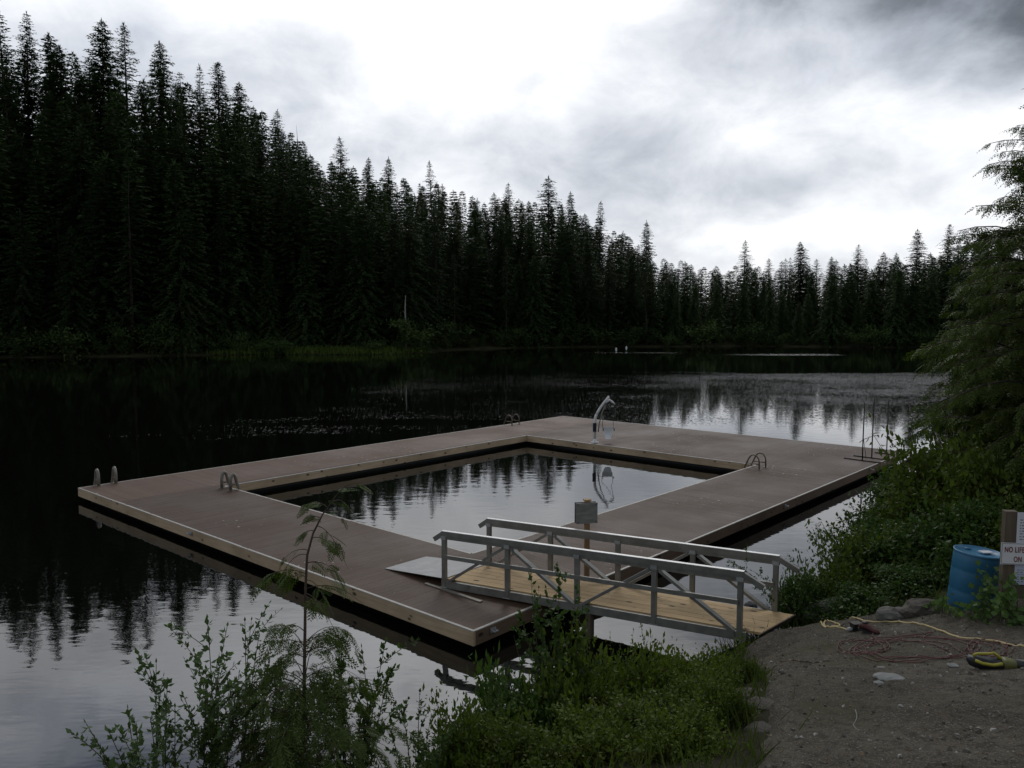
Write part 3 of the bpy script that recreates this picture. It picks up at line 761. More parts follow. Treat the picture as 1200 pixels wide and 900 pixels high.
part('brace', Geo().tube([s2+up*.85, s2-pr*.3+d12*.55+up*.03], .008, 6), M['dark_steel'], fr_)
s3 = dk(21.1, .35, 0)
o3 = thing('pole_stand', 'single thin dark upright on the dock corner half hidden by the cedar', 'pole stand', s3)
part('upright', Geo().tube([s3+up*.02, s3+up*1.9], .02, 8), M['dark_steel'], o3, sm=True)
part('foot', Geo().bar(s3+pr*.4+up*.02, s3-pr*.4+up*.02, .07, .03), M['dark_steel'], o3)

# ------------------------------------------------------------------ gangway
N0, N1 = np.array([-1.2, 13.95, 0.02]), np.array([3.30, 11.30, .15])
F0, F1 = np.array([-.43, 14.84, 0.02]), np.array([4.06, 12.06, .15])
ax = N1-N0; AL = np.linalg.norm(ax); gdir = ax/AL
gw = thing('gangway', 'grey railed gangway with fresh pine planks leading from the shore to the dock', 'gangway', N0, math.atan2(ax[1], ax[0]))
def near(a, z=0): return N0+(N1-N0)*a+up*z
def farp(a, z=0): return F0+(F1-F0)*a+up*z
def gp(a, b, z): return near(a)*(1-b)+farp(a)*b+up*z
RH = .98
A5 = [0, .212, .452, .72, 1.0]                      # posts crowd towards the dock end only through perspective; near equal bays
A5 = [0, .25, .5, .75, 1.0]
for nm, fn, sgn in (('near', near, 0), ('far', farp, 1)):
    for a in A5: part('bracket', Geo().bar(fn(a, .0)-gdir*.07, fn(a, .0)+gdir*.07, .095, .012).bar(fn(a, RH-.12), fn(a, RH-.06), .09, .10, up=gdir), M['plate'], gw)
    for a in A5: part('post', Geo().bar(fn(a, 0), fn(a, RH-.045), .075, .075, up=gdir), M['grey_paint'], gw)
    tr = part('handrail', Geo().bar(fn(0, RH-.02)-gdir*.04, fn(1, RH-.02)+gdir*.05, .065, .085), M['grey_paint'], gw)
    part('rail_highlight', Geo().bar(fn(0, RH+.029)-gdir*.04, fn(1, RH+.029)+gdir*.05, .07, .010), M['cap'], tr)  # added bright strip, a painted highlight along the handrail top
    part('rail_end', Geo().bar(fn(0, RH-.02)-gdir*.03, fn(0, RH-.14)-gdir*.21, .065, .08), M['grey_paint'], tr)
    part('rail_end', Geo().bar(fn(1, RH-.02)+gdir*.04, fn(1, RH-.17)+gdir*.33, .065, .08), M['grey_paint'], tr)
    part('top_chord', Geo().bar(fn(0, RH-.09), fn(1, RH-.09), .04, .05), M['grey_paint'], gw)
    inset = (farp(.5)-near(.5)); inset = unit(inset)*.06
    part('mid_rail', Geo().bar(fn(0, .56)-inset, fn(1, .56)-inset, .03, .07), M['grey_paint'], gw)
    part('stringer', Geo().bar(fn(0, .05)-gdir*.05, fn(1, .05)+gdir*.1, .06, .13), M['grey_paint'], gw)
    for (a0, z0, a1, z1) in [(.015, .1, .235, RH-.13), (.265, RH-.13, .485, .1), (.515, .1, .735, RH-.13), (.765, RH-.13, .985, .1)]:
        part('brace', Geo().bar(fn(a0, z0)+inset*.2, fn(a1, z1)+inset*.2,   .045, .10, up=np.cross(gdir, up)), M['grey_paint'], gw)
nb = 6; lo, hi = .03, .97
PW = .135
g = Geo()
for i in range(nb):                                  # long planks with staggered butt joints
    b0, b1 = lo+(hi-lo)*i/nb, lo+(hi-lo)*(i+1)/nb
    cuts = [0, .42 if i % 2 else .70, 1+.30/AL]
    for c0, c1 in zip(cuts[:-1], cuts[1:]):
        q = [gp(c0+.0006, b0+.004, PW), gp(c1-.0006, b0+.004, PW), gp(c1-.0006, b1-.004, PW), gp(c0+.0006, b1-.004, PW)]
        q = np.array(q); g.add(np.r_[q-up*.038, q], [(3, 2, 1, 0), (4, 5, 6, 7), (0, 1, 5, 4), (1, 2, 6, 5), (2, 3, 7, 6), (3, 0, 4, 7)])
part('planks', g, M['pine'], gw)
for a in (.1, .3, .5, .7, .9):
    part('crossbeam', Geo().bar(gp(a, .04, .03), gp(a, .96, .03), .06, .09), M['grey_paint'], gw)
a_ = 1+.30/AL
part('end_plate', Geo().bar(gp(a_, .0, PW-.03)+gdir*.008, gp(a_, 1, PW-.03)+gdir*.008, .012, .05), M['dark_steel'], gw)
q = np.array([onz(451, 666, .012), onz(499.5, 652, .012), gp(-.005, .98, PW+.004), gp(-.005, .02, PW+.004)])
g = Geo(); g.add(np.r_[q-up*.008, q], [(0, 1, 2, 3), (7, 6, 5, 4), (0, 4, 5, 1), (1, 5, 6, 2), (2, 6, 7, 3), (3, 7, 4, 0)])
part('hinge_plate', g, M['plate'], gw)
pp = onz(686, 745, -.1); pp = gp(.53, .1, 0)
single('pile', Geo().tube([(pp[0], pp[1], -1.3), (pp[0], pp[1], pp[2]-.022)], .07, 10), M['old_wood'], 'weathered pile standing in the water under the gangway', 'pile', (pp[0], pp[1], -1.3))

# ------------------------------------------------------------------ barrel, notice board and the clutter on the path
def rot_axis(axis, a): return np.array(Matrix.Rotation(a, 3, Vector(axis)))
bp = ground_hit(1139, 709); bp[2] = gz(bp[0], bp[1])+.0
bd = float(np.linalg.norm((bp-np.array([0, 0, H]))[:2]))
bd = float(bp[1]*math.cos(PITCH)-(bp[2]-H)*math.sin(PITCH)); br = 26.5/940*bd; bh = 68/940*bd
RB = rot_axis((0, 1, 0), math.radians(4.5))
bar = thing('barrel', 'blue plastic barrel leaning slightly beside the notice board', 'barrel', bp)
prof = [(br*.93, 0), (br*.97, .02), (br, .06), (br*1.0, bh*.3), (br*.985, bh*.32), (br*1.0, bh*.34), (br*1.0, bh*.66), (br*.985, bh*.68), (br, bh*.7), (br*.985, bh*.93), (br*.95, bh*.965), (br*.95, bh*.975)]
part('body', Geo().lathe(prof, (0, 0, -.04), 40, RB), M['barrel'], bar, True, True)
part('rim', Geo().lathe([(br*.96, bh*.955), (br*1.0, bh*.965), (br*1.0, bh*.995), (br*.94, bh*.995), (br*.93, bh*.978)], (0, 0, -.04), 40, RB), M['barrel_rim'], bar, True, True)
c = np.array(RB)@np.array([br*.25, -br*.2, bh])+np.array([0, 0, -.03])
for dx, dy in ((-.3, .35), (.45, .25)): part('bung', Geo().lathe([(.04, 0), (.04, .02), (.03, .025)], np.array(RB)@np.array([br*dx, br*dy, bh*.977])+np.array([0, 0, -.04]), 14, RB), M['barrel'], bar, True, True)
single('paper_scrap', Geo().box(bp+c+np.array([-.02, 0, 0]), (.19, .10, .012), RB@rot_axis((0, 0, 1), .3)), M['paper'], 'white slip of paper lying on the lid of the blue barrel', 'paper', bp+c)

npz = ground_hit(1176, 724); npz[2] = gz(npz[0], npz[1])
nd = npz[1]*math.cos(PITCH)-(npz[2]-H)*math.sin(PITCH); k = nd/940        # metres per photo pixel here
nbd = thing('notice_board', 'wooden notice board with papers and a white warning sign at the right edge', 'notice board', npz)
yaw = math.radians(-8); nx = np.array([math.cos(yaw), math.sin(yaw), 0]); nf = np.array([math.sin(yaw), -math.cos(yaw), 0]); RN = np.array([nx, -nf, up]).T
def nb_(du, dv, out=0): return nx*(du-1180)*k+up*(724-dv)*k*1.01+nf*out
part('post', Geo().box(nb_(1181, 661), (13*k, .10, 128*k), RN), M['old_wood'], nbd, True)
part('post', Geo().box(nb_(1262, 661), (13*k, .10, 128*k), RN), M['old_wood'], nbd, True)
part('back_panel', Geo().box(nb_(1222, 650, .02), (70*k, .025, 100*k), RN), M['old_wood'], nbd, True)
def sheet(du0, du1, dv0, dv1, mat, out, name, label=None):
    o = part(name, Geo().box(nb_((du0+du1)/2, (dv0+dv1)/2, out), ((du1-du0)*k, .004, (dv1-dv0)*k), RN), mat, nbd, True, label=label); return o
p1 = sheet(1187, 1216, 598, 634, M['paper'], .055, 'paper_notice'); p2 = sheet(1187, 1215, 658, 682.5, M['paper_blue'], .055, 'paper_notice', 'bluish paper notice below the white sign')
p3 = sheet(1221, 1250, 600, 632, M['paper'], .055, 'paper_notice')
def text_lines(parent, du0, du1, dv0, dv1, n, seed):
    r = random.Random(seed); g = Geo()
    for i in range(n):
        v = dv0+(dv1-dv0)*(i+.5)/n; x = du0
        while x < du1-3:
            w = min(r.uniform(1.2, 4), du1-x)
            if not (i == 0 and x < du0+6): g.box(nb_(x+w/2, v, .0585), (w*k*.8, .002, (dv1-dv0)*k/n*.32), RN)
            x += w+.8
    part('print', g, M['ink'], parent, True)
text_lines(p1, 1190, 1214, 602, 631, 9, 1); text_lines(p2, 1189.5, 1213, 661, 680, 7, 2); text_lines(p3, 1223, 1248, 603, 630, 9, 3)
ws = sheet(1170, 1246, 633, 658.5, M['sign_white'], .085, 'warning_sign', 'white sign with dark red capital letters')
g = Geo()
for (a0, b0, a1, b1) in [(1171, 634, 1245, 634), (1171, 657.5, 1245, 657.5), (1171, 634, 1171, 657.5), (1245, 634, 1245, 657.5)]:
    g.bar(nb_(a0, b0, .0885), nb_(a1, b1, .0885), .002, .45*k, up=up if b0 == b1 else nx)
part('sign_border', g, M['ink'], ws, True)
def merge_into(o, me, mat):
    import bmesh
    idx = len(o.data.materials); o.data.materials.append(mat)
    bm = bmesh.new(); bm.from_mesh(o.data); k0 = len(bm.faces); bm.from_mesh(me); bm.faces.ensure_lookup_table()
    for q in bm.faces[k0:]: q.material_index = idx
    bm.to_mesh(o.data); bm.free()
def lettering(txt, du, dv, size, parent, x_left):
    cu = bpy.data.curves.new('lettering', 'FONT'); cu.body = txt; cu.size = size; cu.extrude = .0015; cu.offset = size*.018; cu.space_character = 1.12
    tmp = bpy.data.objects.new('lettering', cu); COL.objects.link(tmp)
    dg = bpy.context.evaluated_depsgraph_get(); me = bpy.data.meshes.new_from_object(tmp.evaluated_get(dg)); bpy.data.objects.remove(tmp)
    v = np.array([q.co[:] for q in me.vertices]); v[:, 0] -= v[:, 0].min(); v[:, 0] *= .6
    base = nb_(x_left, dv, .0895); vw = base+nx*v[:, :1]+up*v[:, 1:2]+nf*v[:, 2:3]
    me.vertices.foreach_set('co', vw.astype(np.float32).ravel()); me.update(); me.materials.clear(); me.materials.append(M['ink_red'])
    merge_into(parent, me, M['ink_red'])
lettering('NO LIFEGUARD', 0, 644.0, 9.0*k, ws, 1174); lettering('ON DUTY', 0, 655.0, 9.0*k, ws, 1184)

def px_path(pts, r, lift=.0, sub=6, jitter=0):
    P = np.array([on_path(*p) for p in pts])
    Q = []
    for i in range(len(P)-1):
        a, b, c_, d_ = P[max(i-1, 0)], P[i], P[i+1], P[min(i+2, len(P)-1)]
        for j in range(sub):
            t = j/sub; Q.append(.5*((2*b)+(-a+c_)*t+(2*a-5*b+4*c_-d_)*t*t+(-a+3*b-3*c_+d_)*t**3))
    Q.append(P[-1]); Q = np.array(Q)
    for q in Q: q[2] = path_z(q[0], q[1])+r*.9+lift
    return Q
zz = lambda L: [(940+x*.21667, 690+y*.21667) for x, y in L]
q = px_path(zz([(1290, 352), (1200, 330), (1050, 296), (900, 286), (800, 262), (700, 222), (600, 208), (480, 186), (300, 176), (150, 146), (70, 145), (55, 158), (70, 182), (120, 210), (170, 220), (203, 208), (185, 192), (130, 190), (122, 204), (190, 220), (255, 236)]), .013)
single('rope', Geo().tube(q, .013, 6), M['rope_yellow'], 'pale yellow rope snaking across the dirt with a small loop at its end', 'rope', q[0], sm=True)
rng = random.Random(5); loops = []
def loop(cx, cy, rx, ry, n, turns, ph):
    out = []
    for i in range(int(n*turns)+1):
        a = ph+i/n*2*PI; k_ = 1+.18*math.sin(a*1.7+ph)+rng.uniform(-.06, .06)
        out.append((cx+rx*k_*math.cos(a)+rng.uniform(-6, 6), cy+ry*k_*math.sin(a)))
    return out
cordpts = [(395, 245)]+[(380, 268)]+loop(330, 330, 125, 42, 11, 2.3, 5.2)+loop(560, 350, 260, 52, 13, 2.2, 3.4)+[(700, 250), (660, 290)]+loop(640, 340, 330, 62, 15, 2.1, 5.6)
cordpts += loop(1010, 335, 110, 45, 10, 2.6, 3.0)
q = px_path(zz(cordpts), .009, .002); q[:, 2] += .006*np.sin(np.arange(len(q))*.9)+.004
single('extension_cord', Geo().tube(q, .0055, 6), M['cord_red'], 'long tangle of thin dark red cord lying on the dirt', 'cord', q[0], sm=True)

def blob(c, size, seed, rough=.25, sub=2, flat=1.):
    import bmesh
    bm = bmesh.new(); bmesh.ops.create_icosphere(bm, subdivisions=sub, radius=1)
    off = Vector((seed*3.1, seed*1.7, seed*.9))
    v = []
    for w in bm.verts:
        n_ = mnoise.fractal(w.co*1.1+off, 1., 2., 4); cell = mnoise.cell(w.co*1.6+off)
        p = w.co*(1+rough*n_+rough*.35*(cell-.5)); v.append((p.x*size[0], p.y*size[1], max(p.z, -.55)*size[2]))
    f = [tuple(x.index for x in q.verts) for q in bm.faces]; bm.free()
    return np.array(v)+np.array(c), f
def rock(u, v, size, seed, label, mat='rock', name='rock', sink=.3, group=None, cat='rock', sub=3):
    p = on_path(u, v); v_, f_ = blob(p+up*size[2]*(1-sink)*.55, size, seed, sub=sub)
    return single(name, (v_, f_), M[mat], label, cat, p, group)
rock(985, 723, (.60, .28, .24), 1, 'long flat topped grey boulder behind the yellow rope', sink=.1)
rock(1047, 726, (.24, .20, .15), 2, 'rounded boulder, middle one of the three below the bushes', sink=.7)
rock(1085, 719, (.34, .26, .17), 3, 'mossy boulder just left of the blue barrel', 'brown_rock', sink=.8)
rock(879, 747, (.13, .12, .10), 4, 'dark stone against the near corner of the gangway end', 'dark_rock', 'stone')
rock(921, 729, (.22, .16, .12), 5, 'dark stone at the far corner of the gangway end', 'dark_rock', 'stone')
for i_, (u_, v_, sx_, sy_, sd2, lab_) in enumerate([(868, 800, .15, .10, 21, 'small jagged brown slab at the top of the eroded path edge'), (884, 812, .20, .12, 22, 'jagged brown slab second from the top on the eroded path edge'),
        (896, 828, .17, .14, 23, 'broad jagged brown slab sticking out furthest from the eroded path edge'), (880, 838, .20, .12, 24, 'jagged brown slab low on the eroded path edge'), (893, 853, .15, .12, 25, 'lowest jagged brown slab of the eroded path edge')]):
    rock(u_, v_, (sx_, sy_, .055), sd2, lab_, 'brown_rock', 'flat_rock', .25, 'slabs on the eroded path edge', sub=2)
rock(1042, 797, (.145, .10, .022), 10, 'flat pale stone set in the middle of the dirt path', 'pale_stone', 'stone', .2)
rock(1117, 783, (.06, .05, .015), 11, 'small flat pale stone left of the yellow and black tool', 'pale_stone', 'stone', .2)
rock(1030, 802, (.05, .04, .02), 12, 'small pale stone touching the flat pale stone', 'pale_stone', 'stone', .2)
rock(1033, 784, (.05, .03, .014), 13, 'small pale stone just beyond the flat pale stone', 'pale_stone', 'stone', .2)
# loose gravel
P = []; 
for _ in range(22000):
    x, y = RNG.uniform(1, 9), RNG.uniform(4.4, 12)
    if poly_sd(np.array([x]), np.array([y]), PATHPOLY)[0] < -.05: P.append((x, y))
    if len(P) > 8000: break
g = Geo(); oc = np.array([(1, 0, 0), (-1, 0, 0), (0, 1, 0), (0, -1, 0), (0, 0, 1), (0, 0, -1)], float); of = [(0, 2, 4), (2, 1, 4), (1, 3, 4), (3, 0, 4), (2, 0, 5), (1, 2, 5), (3, 1, 5), (0, 3, 5)]
for x, y in P:
    s = .004+.022*RNG.random()**7; R_ = rot_axis(tuple(rand_unit(1, RNG)[0]), RNG.uniform(0, 6)); g.add((oc*(s*RNG.uniform(.6, 1.3, 3)))@R_.T+np.array([x, y, path_z(x, y)+s*.25]), of)
def mat_gravel():
    m, nt, p, out = new_mat('gravel'); ge = nt.nodes.new('ShaderNodeNewGeometry')
    nt.links.new(ramp(nt, ge.outputs['Random Per Island'], [(0, (.09, .075, .058)), (.6, (.15, .135, .11)), (1, (.40, .385, .35))]), p.inputs[0]); p.inputs['Roughness'].default_value = .85; return m
M['gravel'] = mat_gravel(); v, f = g.data()
o = link('gravel', make_mesh('gravel', v, f, M['gravel'])); tag(o, kind='stuff', label='loose gravel scattered over the dirt path', cat='gravel')
nl = 2600; idx = RNG.integers(0, len(P), nl); PP = np.array(P)[idx]+RNG.normal(size=(nl, 2))*.03
clump = np.array([mnoise.noise(Vector((x*1.1, y*1.1, 7))) for x, y in PP]); PP = PP[clump > -.05]; nl = len(PP)
a = RNG.uniform(0, 6.28, nl); d = np.c_[np.cos(a), np.sin(a), RNG.normal(size=nl)*.12]
lv = leaves(np.c_[PP, [path_z(x, y)+.006 for x, y in PP]], d, np.array([0, 0, 1.])+RNG.normal(size=(nl, 3))*.25, RNG.uniform(.012, .05, nl), RNG.uniform(.003, .018, nl))
M['litter'] = leaf_mat('dry_litter', (.045, .028, .014), (.19, .13, .07), .05, .8, 0, .1)
o = link('leaf_litter', make_mesh('leaf_litter', lv, quads(lv), M['litter'])); tag(o, kind='stuff', label='dry brown needles and leaf scraps scattered over the dirt path', cat='leaf litter')
# fallen stick, twigs
q = px_path([(914, 777), (930, 777.5), (950, 778), (972, 779)], .008); single('stick', Geo().tube(q, np.linspace(.012, .005, len(q)), 6), M['twig'], 'thin brown stick lying on the dirt below the gangway end', 'stick', q[0])
q = px_path([(1002, 835), (1004, 842), (1000, 850), (1008, 858)], .004); single('twig', Geo().tube(q, .004, 5), M['snag'], 'short pale curved twig lying on the lower path', 'twig', q[0])

# small black box and dark red lump beside the rope end
p = on_path(1003, 741)
g = Geo(); g.box(p+np.array([0, 0, .05]), (.125, .10, .10), rot_axis((0, 0, 1), .2)); bx = thing('black_box', 'small black box with a raised lid beside the end of the yellow rope', 'box', p)
part('body', g, M['black_plastic'], bx); part('lid', Geo().box(p+np.array([0, 0, .107]), (.14, .115, .014), rot_axis((0, 0, 1), .2)), M['dark_steel'], bx)
part('cable_end', Geo().lathe([(.012, -.03), (.03, 0), (.03, .03), (.012, .055)], p+np.array([-.11, -.03, .03]), 10, rot_axis((0, 1, 0), 1.3)), M['plate'], bx, sm=True)
p = on_path(1018, 744); sh = thing('shoe', 'dark red and black low shoe lying on its side by the black box', 'shoe', p)
V = []; prof_ = [(-.13, .035, .05), (-.10, .05, .085), (-.04, .05, .10), (.02, .048, .075), (.08, .05, .055), (.12, .04, .045), (.145, .02, .03)]
g = Geo()
ring = 12; VV = []
for (x_, w, h_) in prof_:
    for i in range(ring):
        a = i/ring*2*PI; VV.append((x_, w*math.cos(a), h_*.5+h_*.5*math.sin(a)))
fs = [(i*ring+j, i*ring+(j+1) % ring, (i+1)*ring+(j+1) % ring, (i+1)*ring+j) for i in range(len(prof_)-1) for j in range(ring)]+[tuple(range(ring))[::-1], tuple((len(prof_)-1)*ring+j for j in range(ring))]
RS = rot_axis((0, 0, 1), -1.0); g.add(np.array(VV)@RS.T+np.array([0, 0, .02]), fs); part('upper', g, M['dark_red'], sh, True, True)
VV2 = [(x_*1.03, w*1.1*s_, z_) for (x_, w, h_) in prof_ for s_, z_ in ((-1, 0), (1, 0), (1, .028), (-1, .028))]
fs = [(i*4+j, i*4+(j+1) % 4, (i+1)*4+(j+1) % 4, (i+1)*4+j) for i in range(len(prof_)-1) for j in range(4)]+[(3, 2, 1, 0), (24, 25, 26, 27)]
part('sole', Geo().add(np.array(VV2)@RS.T, fs), M['black_plastic'], sh, True)
part('collar', Geo().lathe([(.035, 0), (.042, .012), (.03, .02)], np.array(RS)@np.array([-.06, 0, .105]), 12), M['black_plastic'], sh, True, True)

# yellow and black blower lying on the dirt
p = on_path(1160, 786); kk = (p[1]*math.cos(PITCH)-(p[2]-H)*math.sin(PITCH))/940*.21667
bl = thing('leaf_blower', 'yellow and black garden blower lying on the dirt at the right edge', 'leaf blower', p, math.radians(-14))
L = lambda x: (x-1010)*kk
def rsec(secs, n=12, pw=3.0):
    VV = []; 
    for (x, w, z0, z1) in secs:
        for i in range(n):
            a = i/n*2*PI; ca, sa = math.cos(a), math.sin(a)
            VV.append((x, w*math.copysign(abs(ca)**(2/pw), ca), (z0+z1)/2+(z1-z0)/2*math.copysign(abs(sa)**(2/pw), sa)))
    m = len(secs); fs = [(i*n+j, i*n+(j+1) % n, (i+1)*n+(j+1) % n, (i+1)*n+j) for i in range(m-1) for j in range(n)]+[tuple(range(n))[::-1], tuple((m-1)*n+j for j in range(n))]
    return np.array(VV), fs
part('housing', Geo().add(*rsec([(L(893), .015, .06, .09), (L(905), .05, .02, .115), (L(940), .075, .0, .11), (L(1000), .085, .0, .10), (L(1065), .08, .0, .11)])), M['black_plastic'], bl, True, True)
part('motor_cover', Geo().add(*rsec([(L(1060), .078, .008, .115), (L(1085), .075, .008, .12), (L(1120), .06, .012, .11), (L(1138), .052, .015, .105)])), M['olive'], bl, True, True)
part('tube', Geo().add(*rsec([(L(1132), .058, .008, .118), (L(1200), .056, .01, .116), (L(1330), .05, .012, .11), (L(1420), .05, .012, .11)], 14, 2)), M['black_plastic'], bl, True, True)
part('handle', Geo().tube([(L(932), 0, .10), (L(928), 0, .125), (L(945), 0, .138), (L(1000), 0, .148), (L(1024), 0, .162), (L(1042), 0, .14), (L(1060), 0, .105)], [.016, .014, .013, .013, .013, .014, .018], 8), M['yellow'], bl, True, True)
part('side_trim', Geo().tube([(L(925), -.072, .095), (L(960), -.085, .075), (L(1010), -.09, .07), (L(1055), -.084, .09)], .016, 6), M['yellow'], bl, True, True)

# ------------------------------------------------------------------ near plants
def spray(n, seed, ang=.75, w=1.):
    """flat fern-like cedar spray, unit length along +x, lying in the xy plane, drooping at the tip; returns blades as arrays"""
    rng = np.random.default_rng(seed); V = []
    s = np.linspace(.04, .97, n); sg = np.where(np.arange(n) % 2 == 0, 1., -1.)
    ll = .40*(1-s)**.6*np.minimum(1, s*6+.4)*rng.uniform(.8, 1.15, n)+.05
    base = np.c_[s, np.zeros(n), -.22*s**2]
    d = np.c_[np.cos(ang)*np.ones(n), np.sin(ang)*sg, -.25*s-.1]
    V.append(leaves(base, d, np.tile([0, 0, 1.], (n, 1)), ll, .10*w*np.ones(n), belly=.5))
    for q in ((.45, .85) if w < .6 else (.65,)):
        b2 = base+unit(d)*(ll*q)[:, None]
        for e_ in (1, -1):
            d2 = np.c_[np.cos(ang+.7*e_)*np.ones(n), np.sin(ang+.7*e_)*sg, -.3*np.ones(n)]
            V.append(leaves(b2, d2, np.tile([0, 0, 1.], (n, 1)), ll*.42*(1.1-q*.6), .075*w*np.ones(n), belly=.5))
    V.append(leaves([(0, 0, 0)], [(1, 0, -.2)], [(0, 0, 1.)], [1.02], [.03]))
    return np.concatenate(V)
SPR_HI = [spray(15, i, w=.58) for i in range(4)]; SPR_LO = [spray(9, 10+i, w=.95) for i in range(4)]
def place_sprays(sprs, pos, d, nrm, L, rng):
    out = []
    d = unit(d); s = unit(np.cross(nrm, d)); u_ = np.cross(d, s)
    for i in range(len(pos)):
        sp_ = sprs[int(rng.integers(len(sprs)))]; R_ = np.array([d[i], s[i], u_[i]])
        out.append((sp_*L[i])@R_+pos[i])
    return out
def cedar_branch(p0, p1, sag, rng, sprs, size, dens, g, r0, hang=1.):
    """a limb from p0 to p1 with sprays down both sides, hanging a little"""
    p0 = np.array(p0, float); p1 = np.array(p1, float); Lb = np.linalg.norm(p1-p0)
    t = np.linspace(0, 1, 7)[:, None]; path = p0+(p1-p0)*t; path[:, 2] -= (sag*Lb*(t*(1-t)*-1.2+t**2*.25))[:, 0]
    g.tube(path, np.linspace(r0, r0*.25, 7), 5)
    m = max(4, int(Lb*dens)); s = np.sort(rng.uniform(.12, 1, m)); idx = s*6; i0 = np.minimum(idx.astype(int), 5); fr_ = (idx-i0)[:, None]
    pos = path[i0]*(1-fr_)+path[i0+1]*fr_
    b = unit(path[i0+1]-path[i0]); lat = unit(np.cross(b, np.array([0, 0, 1.])))
    sg = np.where(np.arange(m) % 2 == 0, 1, -1)[:, None]
    d = b*rng.uniform(.5, 1.0, (m, 1))+lat*sg*rng.uniform(.35, 1.0, (m, 1)); d[:, 2] -= rng.uniform(.05, .65, m)*hang
    nrm = np.array([0, 0, 1.])+rng.normal(size=(m, 3))*.45
    L_ = size*rng.uniform(.6, 1.25, m)*(1-.35*s)
    return place_sprays(sprs, pos, d, nrm, L_, rng)+place_sprays(sprs, pos[-1:], b[-1:]-np.array([[0, 0, .3]]), nrm[-1:], [size*.9], rng)

# big cedar at the right edge
def big_cedar(u, v_top, depth, rad, seed, label, nbr=260, size=.55, tilt=0, bare=.03):
    rng = np.random.default_rng(seed); top = dep(u, v_top, depth); z0 = gz(top[0], top[1]); hh = top[2]-z0
    root = thing('cedar_tree', label, 'tree', (top[0], top[1], z0)); g = Geo(); out = []
    zq = np.linspace(-.4, hh, 10); g.tube([(0, 0, q) for q in zq], [max(.02*hh*(1-q/hh), .015) for q in zq], 9)
    for i in range(nbr):
        t = (i+rng.uniform(0, 1))/nbr; t = bare+(1-bare)*t*.985; az = rng.uniform(0, 2*PI)
        L_ = rad*(1-t)**.52*min(1, .75+t*1.5)*rng.uniform(.45, 1.15)+.18
        el = rng.uniform(-.15, .45)+.75*t*t
        p0 = np.array([0, 0, t*hh]); p1 = p0+L_*np.array([math.cos(az)*math.cos(el), math.sin(az)*math.cos(el), math.sin(el)])
        sz = size*(.55+.45*(1-t)); out += cedar_branch(p0, p1, .42, rng, SPR_LO, min(sz, .35*L_+.15), 24, g, .007+.008*L_, 2.5)
    V = np.concatenate(out)
    part('trunk', g, M['bark'], root, True); part('crown', (V, quads(V)), M['cedar'], root, True); return root
big_cedar(1276, 84, 14.5, 3.0, 3, 'big near cedar with drooping sprays filling the right edge of the view', 560, .42)
big_cedar(1172, 285, 18.0, 1.75, 4, 'smaller cedar half behind the left side of the big near cedar', 340, .40)

# cedar sapling in front
sb = dep(354, 985, 4.6); sb[2] = gz(sb[0], sb[1])
sap = thing('cedar_sapling', 'slender cedar sapling with a bent leader rising in front of the dock', 'tree', sb)
rng = np.random.default_rng(12); g = Geo(); out = []
def fp(u, v, D=4.6): return dep(u, v, D)-sb
tp = [np.array([0, 0, -.2]), fp(354, 900), fp(356, 832), fp(357.5, 740), fp(358, 690), fp(360, 651), fp(367, 625), fp(378, 603), fp(388, 589)]
g.tube(tp, [.017, .013, .011, .009, .008, .007, .006, .004, .003], 7)
def pt_on(f):
    i = min(int(f*8), 7); q = f*8-i; return tp[i]*(1-q)+tp[i+1]*q
specs_ = [((388, 589), (420, 562), .0, .13), ((386, 591), (404, 586), .1, .10), ((384, 595), (362, 588), -.05, .13), ((376, 607), (352, 612), .05, .13), ((368, 622), (346, 632), 0, .12), ((365, 630), (392, 640), .05, .15), ((360, 650), (330, 668), .1, .15), ((380, 601), (402, 604), .1, .10), ((372, 616), (408, 660), -.1, .13), ((362, 645), (332, 652), .0, .08), ((359, 660), (396, 668), .0, .16), ((358, 672), (292, 684), .05, .2),
          ((358, 676), (330, 690), .2, .15), ((358, 680), (382, 700), -.15, .16), ((358, 690), (428, 702), .1, .17), ((358, 695), (398, 745), -.1, .14), ((358, 700), (372, 722), .2, .12)]
for (a, b, dd, sz) in specs_:
    out += cedar_branch(fp(*a), fp(b[0], b[1], 4.6+dd), .5, rng, SPR_HI, sz*.9, 17, g, .003)
for i in range(105):
    v = 735+235*rng.random()**.8; a = fp(357, v); wd = (46+(v-735)*.46)*rng.uniform(.5, 1.1)
    az = rng.uniform(0, 2*PI); L_ = wd*4.6/940
    b = a+np.array([math.cos(az)*L_, math.sin(az)*L_, rng.uniform(-.02, .22)*L_*2])
    out += cedar_branch(a, b, .6, rng, SPR_HI, rng.uniform(.13, .22), 17, g, .003)
V = np.concatenate(out); part('trunk', g, M['twig'], sap, True); part('foliage', (V, quads(V)), M['cedar'], sap, True)

